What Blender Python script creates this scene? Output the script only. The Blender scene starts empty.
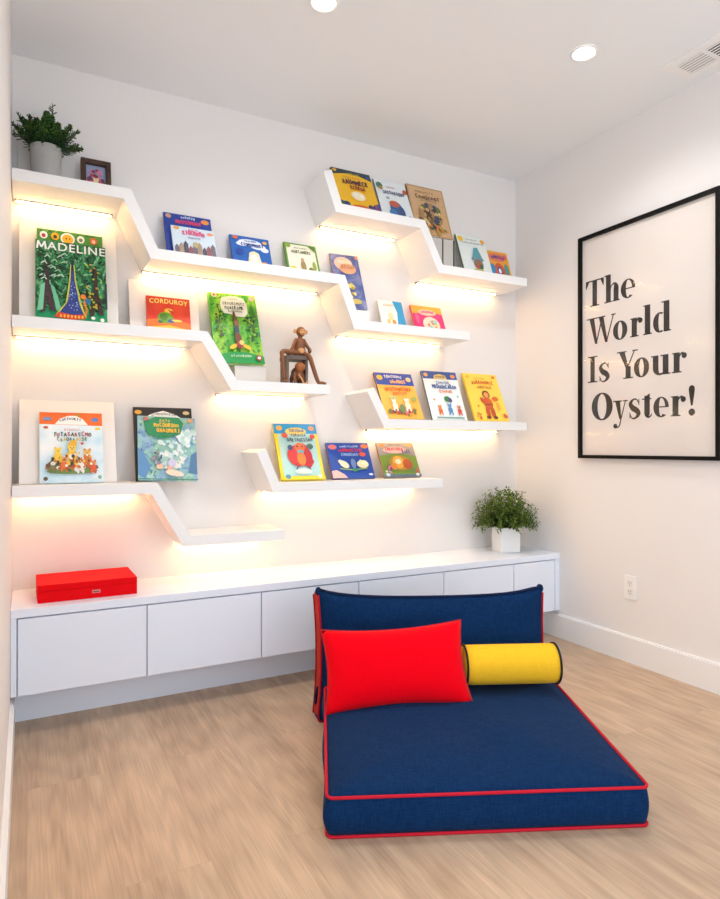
import bpy, bmesh, math, random
from mathutils import Vector, Matrix
PI = math.pi
S = bpy.context.scene
COL = S.collection
rng = random.Random(7)

# ------------------------------------------------------------------ room dimensions (metres)
L, R, W, H = -0.056, 2.695, 3.044, 2.74      # left wall, right wall, back wall, ceiling
YF = W - 0.25                                # front edge of the wall shelves
YB = -1.6                                    # open end of the room behind the viewer
XO = -1.7                                    # room widens to the left near the viewer

# ------------------------------------------------------------------ materials
def lin(c):
    return tuple(((v/255.0)/12.92 if v/255.0 <= 0.04045 else ((v/255.0+0.055)/1.055)**2.4) for v in c) + (1.0,)
_M = {}
def mat(c, rough=0.5, metal=0.0, spec=0.5, emit=0.0, key=None, bump=0.0, bscale=200.0, sheen=0.0, vary=0.0, vscale=6.0):
    k = (tuple(c), rough, metal, spec, emit, bump, bscale, sheen, vary, vscale)
    if k in _M: return _M[k]
    m = bpy.data.materials.new('mat_%d_%d_%d' % tuple(c)); m.use_nodes = True
    nt = m.node_tree; b = nt.nodes['Principled BSDF']
    b.inputs['Base Color'].default_value = lin(c)
    b.inputs['Roughness'].default_value = rough
    b.inputs['Metallic'].default_value = metal
    b.inputs['Specular IOR Level'].default_value = spec
    if sheen: b.inputs['Sheen Weight'].default_value = sheen
    if emit:
        b.inputs['Emission Color'].default_value = lin(c); b.inputs['Emission Strength'].default_value = emit
    tc = nt.nodes.new('ShaderNodeTexCoord')
    if vary:
        n = nt.nodes.new('ShaderNodeTexNoise'); n.inputs['Scale'].default_value = vscale; n.inputs['Detail'].default_value = 5
        nt.links.new(tc.outputs['Object'], n.inputs['Vector'])
        hs = nt.nodes.new('ShaderNodeHueSaturation'); hs.inputs['Color'].default_value = lin(c)
        mr = nt.nodes.new('ShaderNodeMapRange'); mr.inputs['From Min'].default_value = .3; mr.inputs['From Max'].default_value = .7
        mr.inputs['To Min'].default_value = 1-vary; mr.inputs['To Max'].default_value = 1+vary
        nt.links.new(n.outputs['Fac'], mr.inputs['Value']); nt.links.new(mr.outputs['Result'], hs.inputs['Value'])
        nt.links.new(hs.outputs['Color'], b.inputs['Base Color'])
    if bump:
        n = nt.nodes.new('ShaderNodeTexNoise'); n.inputs['Scale'].default_value = bscale; n.inputs['Detail'].default_value = 3
        nt.links.new(tc.outputs['Object'], n.inputs['Vector'])
        bp = nt.nodes.new('ShaderNodeBump'); bp.inputs['Strength'].default_value = bump; bp.inputs['Distance'].default_value = 0.002
        nt.links.new(n.outputs['Fac'], bp.inputs['Height']); nt.links.new(bp.outputs['Normal'], b.inputs['Normal'])
    _M[k] = m
    return m

def mat_mottle(name, stops, scale=(30, 30, 30), detail=4, distort=0.0, rough=0.45, kind='noise'):
    """printed cover with a mottled illustration: colour ramp over a stretched noise"""
    if name in _M: return _M[name]
    m = bpy.data.materials.new(name); m.use_nodes = True
    nt = m.node_tree; b = nt.nodes['Principled BSDF']; b.inputs['Roughness'].default_value = rough
    tc = nt.nodes.new('ShaderNodeTexCoord'); mp = nt.nodes.new('ShaderNodeMapping'); mp.inputs['Scale'].default_value = scale
    nt.links.new(tc.outputs['Object'], mp.inputs['Vector'])
    if kind == 'noise':
        n = nt.nodes.new('ShaderNodeTexNoise'); n.inputs['Scale'].default_value = 1; n.inputs['Detail'].default_value = detail
        n.inputs['Distortion'].default_value = distort; out = n.outputs['Fac']
    else:
        n = nt.nodes.new('ShaderNodeTexVoronoi'); n.inputs['Scale'].default_value = 1; out = n.outputs['Distance']
    nt.links.new(mp.outputs['Vector'], n.inputs['Vector'])
    cr = nt.nodes.new('ShaderNodeValToRGB'); e = cr.color_ramp.elements
    while len(e) < len(stops): e.new(0.5)
    for el, (p, c) in zip(e, stops): el.position = p; el.color = lin(c)
    nt.links.new(out, cr.inputs['Fac']); nt.links.new(cr.outputs['Color'], b.inputs['Base Color'])
    _M[name] = m
    return m

def mat_fabric(name, c, c2, scale=520.0, bump=0.35, wr=0.5):
    m = bpy.data.materials.new(name); m.use_nodes = True
    nt = m.node_tree; N = nt.nodes; b = N['Principled BSDF']
    b.inputs['Roughness'].default_value = 0.95; b.inputs['Specular IOR Level'].default_value = 0.06
    b.inputs['Sheen Weight'].default_value = 0.03
    tc = N.new('ShaderNodeTexCoord')
    def wave(direction):
        mp = N.new('ShaderNodeMapping'); nt.links.new(tc.outputs['Object'], mp.inputs['Vector'])
        mp.inputs['Scale'].default_value = (scale, scale*.06, scale*.06) if direction == 'X' else (scale*.06, scale, scale)
        n = N.new('ShaderNodeTexNoise'); n.inputs['Scale'].default_value = 1; n.inputs['Detail'].default_value = 2
        nt.links.new(mp.outputs['Vector'], n.inputs['Vector']); return n
    a, d = wave('X'), wave('Y')
    mx = N.new('ShaderNodeMath'); mx.operation = 'ADD'; nt.links.new(a.outputs['Fac'], mx.inputs[0]); nt.links.new(d.outputs['Fac'], mx.inputs[1])
    cr = N.new('ShaderNodeValToRGB'); cr.color_ramp.elements[0].position = .38; cr.color_ramp.elements[1].position = .62
    cr.color_ramp.elements[0].color = lin(c); cr.color_ramp.elements[1].color = lin(c2)
    hf = N.new('ShaderNodeMath'); hf.operation = 'MULTIPLY'; hf.inputs[1].default_value = .5
    nt.links.new(mx.outputs[0], hf.inputs[0]); nt.links.new(hf.outputs[0], cr.inputs['Fac'])
    nt.links.new(cr.outputs['Color'], b.inputs['Base Color'])
    bp = N.new('ShaderNodeBump'); bp.inputs['Strength'].default_value = bump; bp.inputs['Distance'].default_value = .0015
    nt.links.new(mx.outputs[0], bp.inputs['Height'])
    w = N.new('ShaderNodeTexNoise'); w.inputs['Scale'].default_value = 7; w.inputs['Detail'].default_value = 3; w.inputs['Distortion'].default_value = .8
    nt.links.new(tc.outputs['Object'], w.inputs['Vector'])
    b2 = N.new('ShaderNodeBump'); b2.inputs['Strength'].default_value = wr; b2.inputs['Distance'].default_value = .012
    nt.links.new(w.outputs['Fac'], b2.inputs['Height']); nt.links.new(bp.outputs['Normal'], b2.inputs['Normal'])
    nt.links.new(b2.outputs['Normal'], b.inputs['Normal'])
    return m

def mat_floor():
    m = bpy.data.materials.new('oak_planks'); m.use_nodes = True
    nt = m.node_tree; N = nt.nodes; lk = nt.links.new; b = N['Principled BSDF']
    tc = N.new('ShaderNodeTexCoord')
    rot = N.new('ShaderNodeMapping'); rot.inputs['Rotation'].default_value = (0, 0, PI/2); lk(tc.outputs['Object'], rot.inputs['Vector'])
    br = N.new('ShaderNodeTexBrick'); lk(rot.outputs['Vector'], br.inputs['Vector'])
    br.inputs['Scale'].default_value = 1; br.inputs['Brick Width'].default_value = 1.65; br.inputs['Row Height'].default_value = .215
    br.inputs['Mortar Size'].default_value = .0007; br.inputs['Mortar Smooth'].default_value = .3; br.inputs['Bias'].default_value = 0
    br.offset = .37; br.offset_frequency = 2
    br.inputs['Color1'].default_value = (0, 0, 0, 1); br.inputs['Color2'].default_value = (1, 1, 1, 1); br.inputs['Mortar'].default_value = (.5, .5, .5, 1)
    # each plank samples its own bit of grain
    off = N.new('ShaderNodeVectorMath'); off.operation = 'MULTIPLY'; off.inputs[1].default_value = (7.3, 3.1, 5.7); lk(br.outputs['Color'], off.inputs[0])
    add = N.new('ShaderNodeVectorMath'); lk(tc.outputs['Object'], add.inputs[0]); lk(off.outputs[0], add.inputs[1])
    def noise(sc, detail, dist=0):
        mp = N.new('ShaderNodeMapping'); mp.inputs['Scale'].default_value = sc; lk(add.outputs[0], mp.inputs['Vector'])
        n = N.new('ShaderNodeTexNoise'); n.inputs['Scale'].default_value = 1; n.inputs['Detail'].default_value = detail; n.inputs['Distortion'].default_value = dist
        lk(mp.outputs['Vector'], n.inputs['Vector']); return n
    broad = noise((16, .9, 1), 5, 1.2); fine = noise((210, 5.5, 1), 5)
    mp = N.new('ShaderNodeMapping'); mp.inputs['Scale'].default_value = (15, 1.25, 1); lk(add.outputs[0], mp.inputs['Vector'])
    wv = N.new('ShaderNodeTexWave'); wv.wave_type = 'RINGS'; wv.inputs['Scale'].default_value = 1.3; wv.inputs['Distortion'].default_value = 9
    wv.inputs['Detail'].default_value = 4; wv.inputs['Detail Scale'].default_value = .9; lk(mp.outputs['Vector'], wv.inputs['Vector'])
    cr = N.new('ShaderNodeValToRGB'); e = cr.color_ramp.elements; e[0].position = .25; e[1].position = .75
    e[0].color = lin(FLOOR[0]); e[1].color = lin(FLOOR[1]); lk(broad.outputs['Fac'], cr.inputs['Fac'])
    def mult(prev, src, lo, hi, f0=.3, f1=.7):
        mr = N.new('ShaderNodeMapRange'); mr.inputs['From Min'].default_value = f0; mr.inputs['From Max'].default_value = f1
        mr.inputs['To Min'].default_value = lo; mr.inputs['To Max'].default_value = hi; lk(src, mr.inputs['Value'])
        vm = N.new('ShaderNodeVectorMath'); vm.operation = 'SCALE'; lk(prev, vm.inputs[0]); lk(mr.outputs['Result'], vm.inputs['Scale']); return vm.outputs[0]
    c = mult(cr.outputs['Color'], fine.outputs['Fac'], .89, 1.08)
    c = mult(c, wv.outputs['Fac'], .91, 1.03, 0, 1)
    c = mult(c, br.outputs['Color'], .92, 1.05, 0, 1)
    c = mult(c, br.outputs['Fac'], 1, .84, 0, 1)
    lk(c, b.inputs['Base Color'])
    b.inputs['Roughness'].default_value = .42; b.inputs['Specular IOR Level'].default_value = .4
    bp = N.new('ShaderNodeBump'); bp.inputs['Strength'].default_value = .12; bp.inputs['Distance'].default_value = .001
    lk(fine.outputs['Fac'], bp.inputs['Height']); lk(bp.outputs['Normal'], b.inputs['Normal'])
    return m
FLOOR = ((178, 149, 123), (206, 179, 152))

WALL = mat((233, 229, 227), .65, bump=.05, bscale=420)
CEIL = mat((240, 242, 244), .75, bump=.04, bscale=380)
TRIM = mat((238, 237, 236), .4)
SHELFW = mat((240, 239, 238), .35)
CABW = mat((231, 237, 249), .35)
BACKB = mat((234, 229, 225), .5)
PAGE = mat((238, 232, 216), .8)
BLACK = mat((14, 11, 10), .5, spec=.15)

# ------------------------------------------------------------------ object helpers
def link(name, me, parent=None):
    o = bpy.data.objects.new(name, me); COL.objects.link(o)
    if parent: o.parent = parent
    return o
def obj(name, bm, mats, parent=None, smooth=False):
    me = bpy.data.meshes.new(name)
    bm.normal_update(); bm.to_mesh(me); bm.free()
    for m in (mats if isinstance(mats, (list, tuple)) else [mats]): me.materials.append(m)
    if smooth:
        for p in me.polygons: p.use_smooth = True
    return link(name, me, parent)
def thing(name, label, cat, loc=(0, 0, 0), rot=(0, 0, 0), group=None):
    o = bpy.data.objects.new(name, None); COL.objects.link(o)
    o.empty_display_size = .05; o.location = loc; o.rotation_euler = rot
    return tag(o, label, cat, group)
def tag(o, label, cat, group=None):
    o['label'] = label; o['category'] = cat
    if group: o['group'] = group
    return o
def struct(name, bm, m, smooth=False):
    o = obj(name, bm, m, None, smooth); o['kind'] = 'structure'; return o
def box(bm, x0, x1, y0, y1, z0, z1, bev=0.0, mi=0, seg=2):
    r = bmesh.ops.create_cube(bm, size=1.0, matrix=Matrix.Translation(((x0+x1)/2, (y0+y1)/2, (z0+z1)/2)) @ Matrix.Diagonal((x1-x0, y1-y0, z1-z0, 1)))
    vs = r['verts']; fs = set(f for v in vs for f in v.link_faces)
    for f in fs: f.material_index = mi
    if bev:
        es = list(set(e for v in vs for e in v.link_edges))
        bmesh.ops.bevel(bm, geom=es, offset=bev, segments=seg, profile=.5, affect='EDGES')
    return bm
def BX(*a, **k): return box(bmesh.new(), *a, **k)
def prism_y(bm, pts, y0, y1, mi=0):
    """polygon of (x, z) points pushed along y"""
    a = [bm.verts.new((x, y0, z)) for x, z in pts]; b = [bm.verts.new((x, y1, z)) for x, z in pts]
    n = len(pts)
    fs = [bm.faces.new(a), bm.faces.new(b[::-1])]
    for i in range(n): fs.append(bm.faces.new((a[(i+1) % n], a[i], b[i], b[(i+1) % n])))
    for f in fs: f.material_index = mi
    bmesh.ops.recalc_face_normals(bm, faces=fs)
    return bm
def tube(bm, pts, rad, n=8, closed=False, mi=0, cap=True):
    pts = [Vector(p) for p in pts]; k = len(pts)
    rad = rad if isinstance(rad, (list, tuple)) else [rad]*k
    rings = []; ref = None
    for i, p in enumerate(pts):
        if closed: t = pts[(i+1) % k]-pts[i-1]
        else: t = pts[min(i+1, k-1)]-pts[max(i-1, 0)]
        t.normalize()
        if ref is None:
            ref = Vector((0, 0, 1)) if abs(t.z) < .9 else Vector((1, 0, 0))
        s = t.cross(ref)
        if s.length < 1e-4: s = t.orthogonal()
        s.normalize(); ref = s.cross(t).normalized()
        rings.append([bm.verts.new(p + (s*math.cos(2*PI*j/n) + ref*math.sin(2*PI*j/n))*rad[i]) for j in range(n)])
    for i in range(k if closed else k-1):
        a, b = rings[i], rings[(i+1) % k]
        sh = 0
        if closed and i == k-1:
            sh = min(range(n), key=lambda q: (a[0].co-b[q].co).length)
        for j in range(n):
            f = bm.faces.new((a[j], a[(j+1) % n], b[(j+1+sh) % n], b[(j+sh) % n])); f.material_index = mi
    if cap and not closed:
        for r in (rings[0][::-1], rings[-1]):
            f = bm.faces.new(r); f.material_index = mi
    return bm
def curve_pts(pts, n=6):
    """Catmull-Rom through the points"""
    P = [Vector(p) for p in pts]; P = [P[0]*2-P[1]] + P + [P[-1]*2-P[-2]]; out = []
    for i in range(1, len(P)-2):
        for j in range(n):
            t = j/n; a, b, c, d = P[i-1], P[i], P[i+1], P[i+2]
            out.append(.5*((2*b)+(c-a)*t+(2*a-5*b+4*c-d)*t*t+(3*b-a-3*c+d)*t**3))
    out.append(P[-2]); return out
def ellipsoid(bm, c, r, rot=None, seg=16, mi=0):
    M = Matrix.Translation(c) @ (rot.to_4x4() if rot else Matrix()) @ Matrix.Diagonal((r[0], r[1], r[2], 1))
    v = bmesh.ops.create_uvsphere(bm, u_segments=seg, v_segments=seg//2+2, radius=1, matrix=M)['verts']
    for f in set(f for q in v for f in q.link_faces): f.material_index = mi
    return bm
def lathe(bm, prof, n=32, c=(0, 0, 0), mi=0):
    rings = []
    for r, z in prof:
        rings.append([bm.verts.new((c[0]+r*math.cos(2*PI*j/n), c[1]+r*math.sin(2*PI*j/n), c[2]+z)) for j in range(n)])
    for a, b in zip(rings, rings[1:]):
        for j in range(n):
            f = bm.faces.new((a[j], a[(j+1) % n], b[(j+1) % n], b[j])); f.material_index = mi
    for r, flip in ((rings[0], True), (rings[-1], False)):
        f = bm.faces.new(r[::-1] if flip else r); f.material_index = mi
    return bm

# ------------------------------------------------------------------ the setting
def slab(name, m, *b): return struct(name, BX(*b), m)
slab('floor', mat_floor(), XO, R+.12, YB, W+.12, -.1, 0)
slab('ceiling', CEIL, XO, R+.12, YB, W+.12, H, H+.1)
slab('wall_back', WALL, L-.12, R+.12, W, W+.12, 0, H)
slab('wall_right', WALL, R, R+.12, YB, W, 0, H)
slab('wall_left', WALL, L-.12, L, .9, W, 0, H)
def baseboard(name, x0, x1, y0, y1, z1, side):
    bm = bmesh.new(); box(bm, x0, x1, y0, y1, 0, z1)
    top = [e for e in bm.edges if all(abs(v.co.z-z1) < 1e-6 for v in e.verts) and all(abs(v.co.x-side) < 1e-6 for v in e.verts)]
    bmesh.ops.bevel(bm, geom=top, offset=.006, segments=2, affect='EDGES')
    return struct(name, bm, TRIM)
baseboard('baseboard_right', R-.016, R, YB, W-.204, .133, R-.016)
baseboard('baseboard_left', L, L+.014, .9, W-.204, .133, L+.014)

# ------------------------------------------------------------------ base cabinets
YD = W-.372
doors = [(-.033, .43), (.43, .914), (.914, 1.399), (1.399, 1.89), (1.89, 2.355), (2.355, 2.657)]
where = ['white flat-front cabinet under the red box, at the left wall', 'second white cabinet from the left wall, under the stepped shelf',
         'third white cabinet from the left wall, half behind the navy backrest', 'fourth white cabinet from the left wall, seen above the navy backrest',
         'fifth white cabinet from the left wall, seen above the backrest near its right end', 'narrow white cabinet below the square-potted plant, at the right wall']
for i, ((a, b), lab) in enumerate(zip(doors, where)):
    t = thing('base_cabinet', lab, 'cabinet', (0, 0, 0), group='row of base cabinets along the back wall')
    ca = L+.001 if i == 0 else a; cb = R-.001 if i == 5 else b
    bm = bmesh.new(); box(bm, ca+.0006, cb-.0006, YD+.02, W-.0005, .158, .4485); obj('carcass', bm, CABW, t)
    g = .0022
    obj('door', BX(a+g, b-g, YD, YD+.019, .157, .4435, bev=.0012, seg=1), CABW, t)
    if i == 0: obj('filler_strip', BX(L+.001, a-g, YD, YD+.019, .157, .4485, bev=.001, seg=1), CABW, t)
    if i == 5: obj('filler_strip', BX(b+g, R-.001, YD, YD+.019, .157, .4485, bev=.001, seg=1), CABW, t)
tag(obj('worktop', BX(L+.001, R-.001, YD-.002, W-.0005, .449, .4803, bev=.0012, seg=1), CABW), 'long white worktop on the row of low cabinets', 'worktop')
tag(obj('plinth', BX(L+.001, R-.001, W-.202, W-.184, 0, .1575), CABW), 'white recessed plinth under the low cabinets', 'plinth')

# ------------------------------------------------------------------ zigzag shelves with LED strips
TH = .046
LEDM = mat((255, 206, 138), .6, emit=30.0)
def offset_line(pts, d):
    """the polyline moved d towards its underside (mitred)"""
    P = [Vector(p) for p in pts]; out = []
    for i, p in enumerate(P):
        ns = []
        if i > 0: t = (P[i]-P[i-1]).normalized(); ns.append(Vector((t.y, -t.x)))
        if i < len(P)-1: t = (P[i+1]-P[i]).normalized(); ns.append(Vector((t.y, -t.x)))
        if len(ns) == 1: out.append(p+ns[0]*d)
        else:
            m = (ns[0]+ns[1]).normalized(); out.append(p+m*(d/max(.3, m.dot(ns[0]))))
    return out
def shelf(label, pts, leds):
    t = thing('wall_shelf', label, 'shelf', (pts[0][0], W, pts[0][1]), group='white zigzag shelves on the back wall')
    off = offset_line(pts, TH)
    loc = lambda q: (q[0]-pts[0][0], q[1]-pts[0][1])
    poly = [loc(p) for p in pts] + [loc(p) for p in reversed(off)]
    bm = bmesh.new(); prism_y(bm, poly, -.25, -.0005)
    obj('shelf_board', bm, SHELFW, t)
    for x0, x1, z in leds:
        c = bmesh.new(); a, b = x0-pts[0][0], x1-pts[0][0]; zz = z-TH-pts[0][1]
        s = obj('led_strip', box(c, a, b, -.040, -.022, zz-.006, zz-.0002), mat((200, 198, 195), .35, .6), t)
        d = bmesh.new(); box(d, a+.006, b-.006, -.0385, -.0235, zz-.0085, zz-.006); obj('diffuser', d, LEDM, s)
        for k in (a, b-.004):
            obj('end_cap', BX(k, k+.004, -.0405, -.0215, zz-.010, zz-.0001), mat((150, 148, 146), .4), s)
    return t
ZA, ZA2, ZA3, ZB, ZB2, ZC, ZC2, ZD, ZD2, ZE, ZF = 2.166, 1.932, 1.718, 1.597, 1.388, .932, .697, 2.281, 2.062, 1.229, .917
shelf('longest white zigzag shelf, in three steps down from the potted conifer', [(L+.003, ZA), (.385, ZA), (.494, ZA2), (1.385, ZA2), (1.468, ZA3), (2.15, ZA3)],
      [(L+.01, .335, ZA), (.46, 1.33, ZA2), (1.44, 2.10, ZA3)])
shelf('white zigzag shelf below the longest one, carrying the wooden monkey on its lower step', [(L+.003, ZB), (.708, ZB), (.84, ZB2), (1.304, ZB2)],
      [(L+.01, .655, ZB), (.80, 1.26, ZB2)])
shelf('lowest white stepped shelf at the left, its lower step empty', [(L+.003, ZC), (.494, ZC), (.63, ZC2), (1.071, ZC2)],
      [(L+.01, .44, ZC), (.622, 1.03, ZC2)])
shelf('highest white zigzag shelf at the right, with a raised slanted left end', [(1.312, 2.437), (1.368, ZD), (1.855, ZD), (1.97, ZD2), (2.56, ZD2)],
      [(1.345, 1.80, ZD), (1.94, 2.51, ZD2)])
shelf('short white shelf with slanted left end at the right, carrying three yellow and blue books', [(1.551, 1.386), (1.636, ZE), (2.56, ZE)], [(1.62, 2.52, ZE)])
shelf('low white shelf with slanted left end, just above the worktop and the navy backrest', [(.977, 1.077), (1.045, ZF), (1.97, ZF)], [(1.03, 1.93, ZF)])

# ------------------------------------------------------------------ lettering
_F = {}
def text_mesh(s, bold=.02):
    """triangles of a sans word scaled into the unit square (built-in font)"""
    if (s, bold) in _F: return _F[(s, bold)]
    cu = bpy.data.curves.new('t', 'FONT'); cu.body = s; cu.offset = bold; cu.resolution_u = 3; cu.space_character = 1.12
    o = bpy.data.objects.new('t', cu); COL.objects.link(o)
    dg = bpy.context.evaluated_depsgraph_get(); dg.update()
    me = bpy.data.meshes.new_from_object(o.evaluated_get(dg))
    v = [(a.co.x, a.co.y) for a in me.vertices]; f = [tuple(p.vertices) for p in me.polygons]
    bpy.data.objects.remove(o); bpy.data.curves.remove(cu); bpy.data.meshes.remove(me)
    x0, x1 = min(a for a, _ in v), max(a for a, _ in v); y0, y1 = min(b for _, b in v), max(b for _, b in v)
    v = [((a-x0)/(x1-x0), (b-y0)/(y1-y0)) for a, b in v]
    _F[(s, bold)] = (v, f); return v, f

# ------------------------------------------------------------------ picture books
class Art:
    """printed shapes on the front board; coordinates 0..1 across the cover"""
    def __init__(s, bm, w, h, y, base, rnd):
        s.bm, s.w, s.h, s.y, s.mats, s.k, s.r = bm, w, h, y, base, 0, rnd
    def mi(s, c):
        m = c if isinstance(c, bpy.types.Material) else mat(c, .42)
        if m not in s.mats: s.mats.append(m)
        return s.mats.index(m)
    def poly(s, pts, c, same=False):
        if not same: s.k += 1
        y = s.y-.00015-.00004*s.k
        try:
            f = s.bm.faces.new([s.bm.verts.new(((x-.5)*s.w, y, z*s.h)) for x, z in pts])
        except ValueError: return
        f.normal_update()
        if f.normal.y > 0: f.normal_flip()
        f.material_index = s.mi(c)
    def rect(s, x0, y0, x1, y1, c): s.poly([(x0, y0), (x1, y0), (x1, y1), (x0, y1)], c)
    def ell(s, cx, cy, rx, ry, c, n=14, rot=0, same=False):
        q = []
        for i in range(n):
            a = 2*PI*i/n; u, v = rx*math.cos(a)*s.w, ry*math.sin(a)*s.h
            q.append((cx+(u*math.cos(rot)-v*math.sin(rot))/s.w, cy+(u*math.sin(rot)+v*math.cos(rot))/s.h))
        s.poly(q, c, same)
    def line(s, pts, wd, c):
        for (x0, y0), (x1, y1) in zip(pts, pts[1:]):
            dx, dy = (x1-x0)*s.w, (y1-y0)*s.h; l = math.hypot(dx, dy) or 1
            nx, ny = -dy/l*wd/2/s.w*s.w, dx/l*wd/2
            nx /= 1; s.poly([(x0+nx*s.h/s.w if 0 else x0+nx, y0+ny), (x1+nx, y1+ny), (x1-nx, y1-ny), (x0-nx, y0-ny)], c)
    def text(s, word, x0, y0, x1, y1, c, arch=0, bold=.02, slope=0):
        v, f = text_mesh(word, bold); s.k += 1
        y = s.y-.00015-.00004*s.k; mi = s.mi(c)
        vs = [s.bm.verts.new(((x0+(x1-x0)*a-.5)*s.w, y, (y0+(y1-y0)*b+arch*(1-(2*a-1)**2)+slope*a)*s.h)) for a, b in v]
        for p in f:
            g = s.bm.faces.new([vs[i] for i in p]); g.normal_update()
            if g.normal.y > 0: g.normal_flip()
            g.material_index = mi
    def title(s, x0, y0, x1, y1, n, c, arch=0, wob=.12):
        """a line of tiny hand-drawn letter shapes, too small to read"""
        cw = (x1-x0)/n
        cs = c if isinstance(c, list) else [c]
        arc = lambda a0, a1, m=5: [(.5+.5*math.cos(math.radians(a0+(a1-a0)*k/m)), .5+.5*math.sin(math.radians(a0+(a1-a0)*k/m))) for k in range(m+1)]
        K = [[arc(40, 320)], [arc(0, 360, 8)], [[(0, 0), (.45, 1), (.95, 0)], [(.2, .4), (.75, .4)]], [[(.1, 0), (.1, 1), (.8, .75), (.15, .45), (.9, 0)]], [[(.1, 1), (.1, .2), (.5, 0), (.9, .25), (.9, 1)]],
             [[(.9, .85), (.3, .95), (.2, .6), (.8, .4), (.7, .05), (.1, .1)]], [[(.0, 0), (.1, 1), (.5, .4), (.9, 1), (1, 0)]], [[(.5, 0), (.5, 1)], [(.1, .95), (.9, .95)]], [[(.1, 0), (.15, .7), (.6, .75), (.85, .5), (.85, 0)]]]
        for i in range(n):
            a = x0+cw*(i+.1); b = x0+cw*(i+.82); t = (i+.5)/n*2-1
            dz = arch*(1-t*t)+s.r.uniform(-wob, wob)*(y1-y0)*.5; c0 = s.r.choice(cs)
            lo, hi = y0+dz, y1+dz; sh = s.r.uniform(-.15, .15); sc = s.r.uniform(.8, 1.05)
            for pl in s.r.choice(K):
                s.line([(a+(b-a)*(u+sh*v), lo+(hi-lo)*v*sc) for u, v in pl], (hi-lo)*.24, c0)
    def blobs(s, cx, cy, rx, ry, n, cols, sz, asp=1.0):
        for i in range(n):
            a = s.r.uniform(0, 2*PI); d = math.sqrt(s.r.random())
            e = sz*s.r.uniform(.5, 1.2)
            s.ell(cx+rx*d*math.cos(a), cy+ry*d*math.sin(a), e, e*s.w/s.h*asp*s.r.uniform(.6, 1.4), s.r.choice(cols), 8, s.r.uniform(0, PI))
    def scatter(s, x0, y0, x1, y1, n, cols, ln, wd):
        for i in range(n):
            x, y = s.r.uniform(x0, x1), s.r.uniform(y0, y1); a = s.r.uniform(0, PI)
            s.line([(x, y), (min(.98, max(.02, x+ln*math.cos(a))), min(.98, max(.02, y+ln*math.sin(a)*s.w/s.h)))], wd, s.r.choice(cols))
    def border(s, c, e=.03):
        ez = e*s.w/s.h
        s.rect(0, 0, 1, ez, c); s.rect(0, 1-ez, 1, 1, c); s.rect(0, 0, e, 1, c); s.rect(1-e, 0, 1, 1, c)
    def critter(s, cx, cy, sc, body, head, dark=(60, 40, 35)):
        """a small plain animal: body, legs, head, ears, eyes"""
        a = s.w/s.h
        for d in (-.5, .5): s.ell(cx+d*sc, cy-1.1*sc*a, .25*sc, .5*sc*a, body)
        s.ell(cx, cy, .75*sc, .95*sc*a, body)
        for d in (-.45, .45): s.ell(cx+d*sc, cy+1.75*sc*a, .22*sc, .28*sc*a, body)
        s.ell(cx, cy+1.25*sc*a, .6*sc, .55*sc*a, head)
        for d in (-.2, .2): s.ell(cx+d*sc, cy+1.35*sc*a, .08*sc, .1*sc*a, dark, 8)
        s.ell(cx, cy+1.08*sc*a, .14*sc, .09*sc*a, dark, 8)

GRP = 'picture books shown face-out on the wall shelves'
def book(label, x0, x1, ztop, zs, b, t, cover, spine, art, top_off=.03, roll=0.0, seed=1, name='picture_book'):
    """b: how far the lower front edge stands off the wall; t: thickness"""
    h = math.hypot(b-top_off, ztop-zs); lean = math.asin((b-top_off)/h); w = x1-x0
    yb = b-t*math.cos(lean)                       # lower back edge
    base = zs+abs(roll)*w/2*.0+.0006
    o = thing(name, label, 'book', ((x0+x1)/2, W-yb, base), (-lean, roll, 0), GRP)
    bm = bmesh.new(); mats = [cover if isinstance(cover, bpy.types.Material) else mat(cover, .42), mat(spine, .45)]
    box(bm, -w/2, w/2, -t, -t+.0022, 0, h, bev=.0006, seg=1)
    box(bm, -w/2, w/2, -.0022, 0, 0, h, bev=.0006, seg=1)
    box(bm, -w/2, -w/2+.0025, -t+.0018, -.0018, 0, h, mi=1)
    A = Art(bm, w, h, -t, mats, random.Random(seed))
    art(A)
    obj('cover', bm, mats, o)
    obj('page_block', BX(-w/2+.0026, w/2-.004, -t+.0023, -.0023, .003, h-.003), PAGE, o)
    return o
def board(label, x0, x1, zs, h, lean, t=.006):
    y = h*math.sin(lean)+.004
    o = thing('backing_board', label, 'board', ((x0+x1)/2, W-y, zs+.0005), (-lean, 0, 0), 'white backing boards leaning behind the books')
    obj('panel', BX(-(x1-x0)/2, (x1-x0)/2, -t, 0, 0, h, bev=.0015), BACKB, o)
    return o

# --- cover paintings -----------------------------------------------
G1, G2, G3, G4 = (22, 92, 48), (44, 132, 62), (92, 170, 88), (12, 52, 34)
WHT, YEL, ORG, RED, BLU, NAV = (246, 244, 238), (246, 200, 40), (236, 120, 36), (212, 40, 40), (40, 84, 176), (24, 40, 96)
BRN, TAN, PNK, CYA, TEA = (112, 66, 40), (214, 170, 120), (236, 150, 160), (90, 180, 220), (40, 130, 130)

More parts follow.
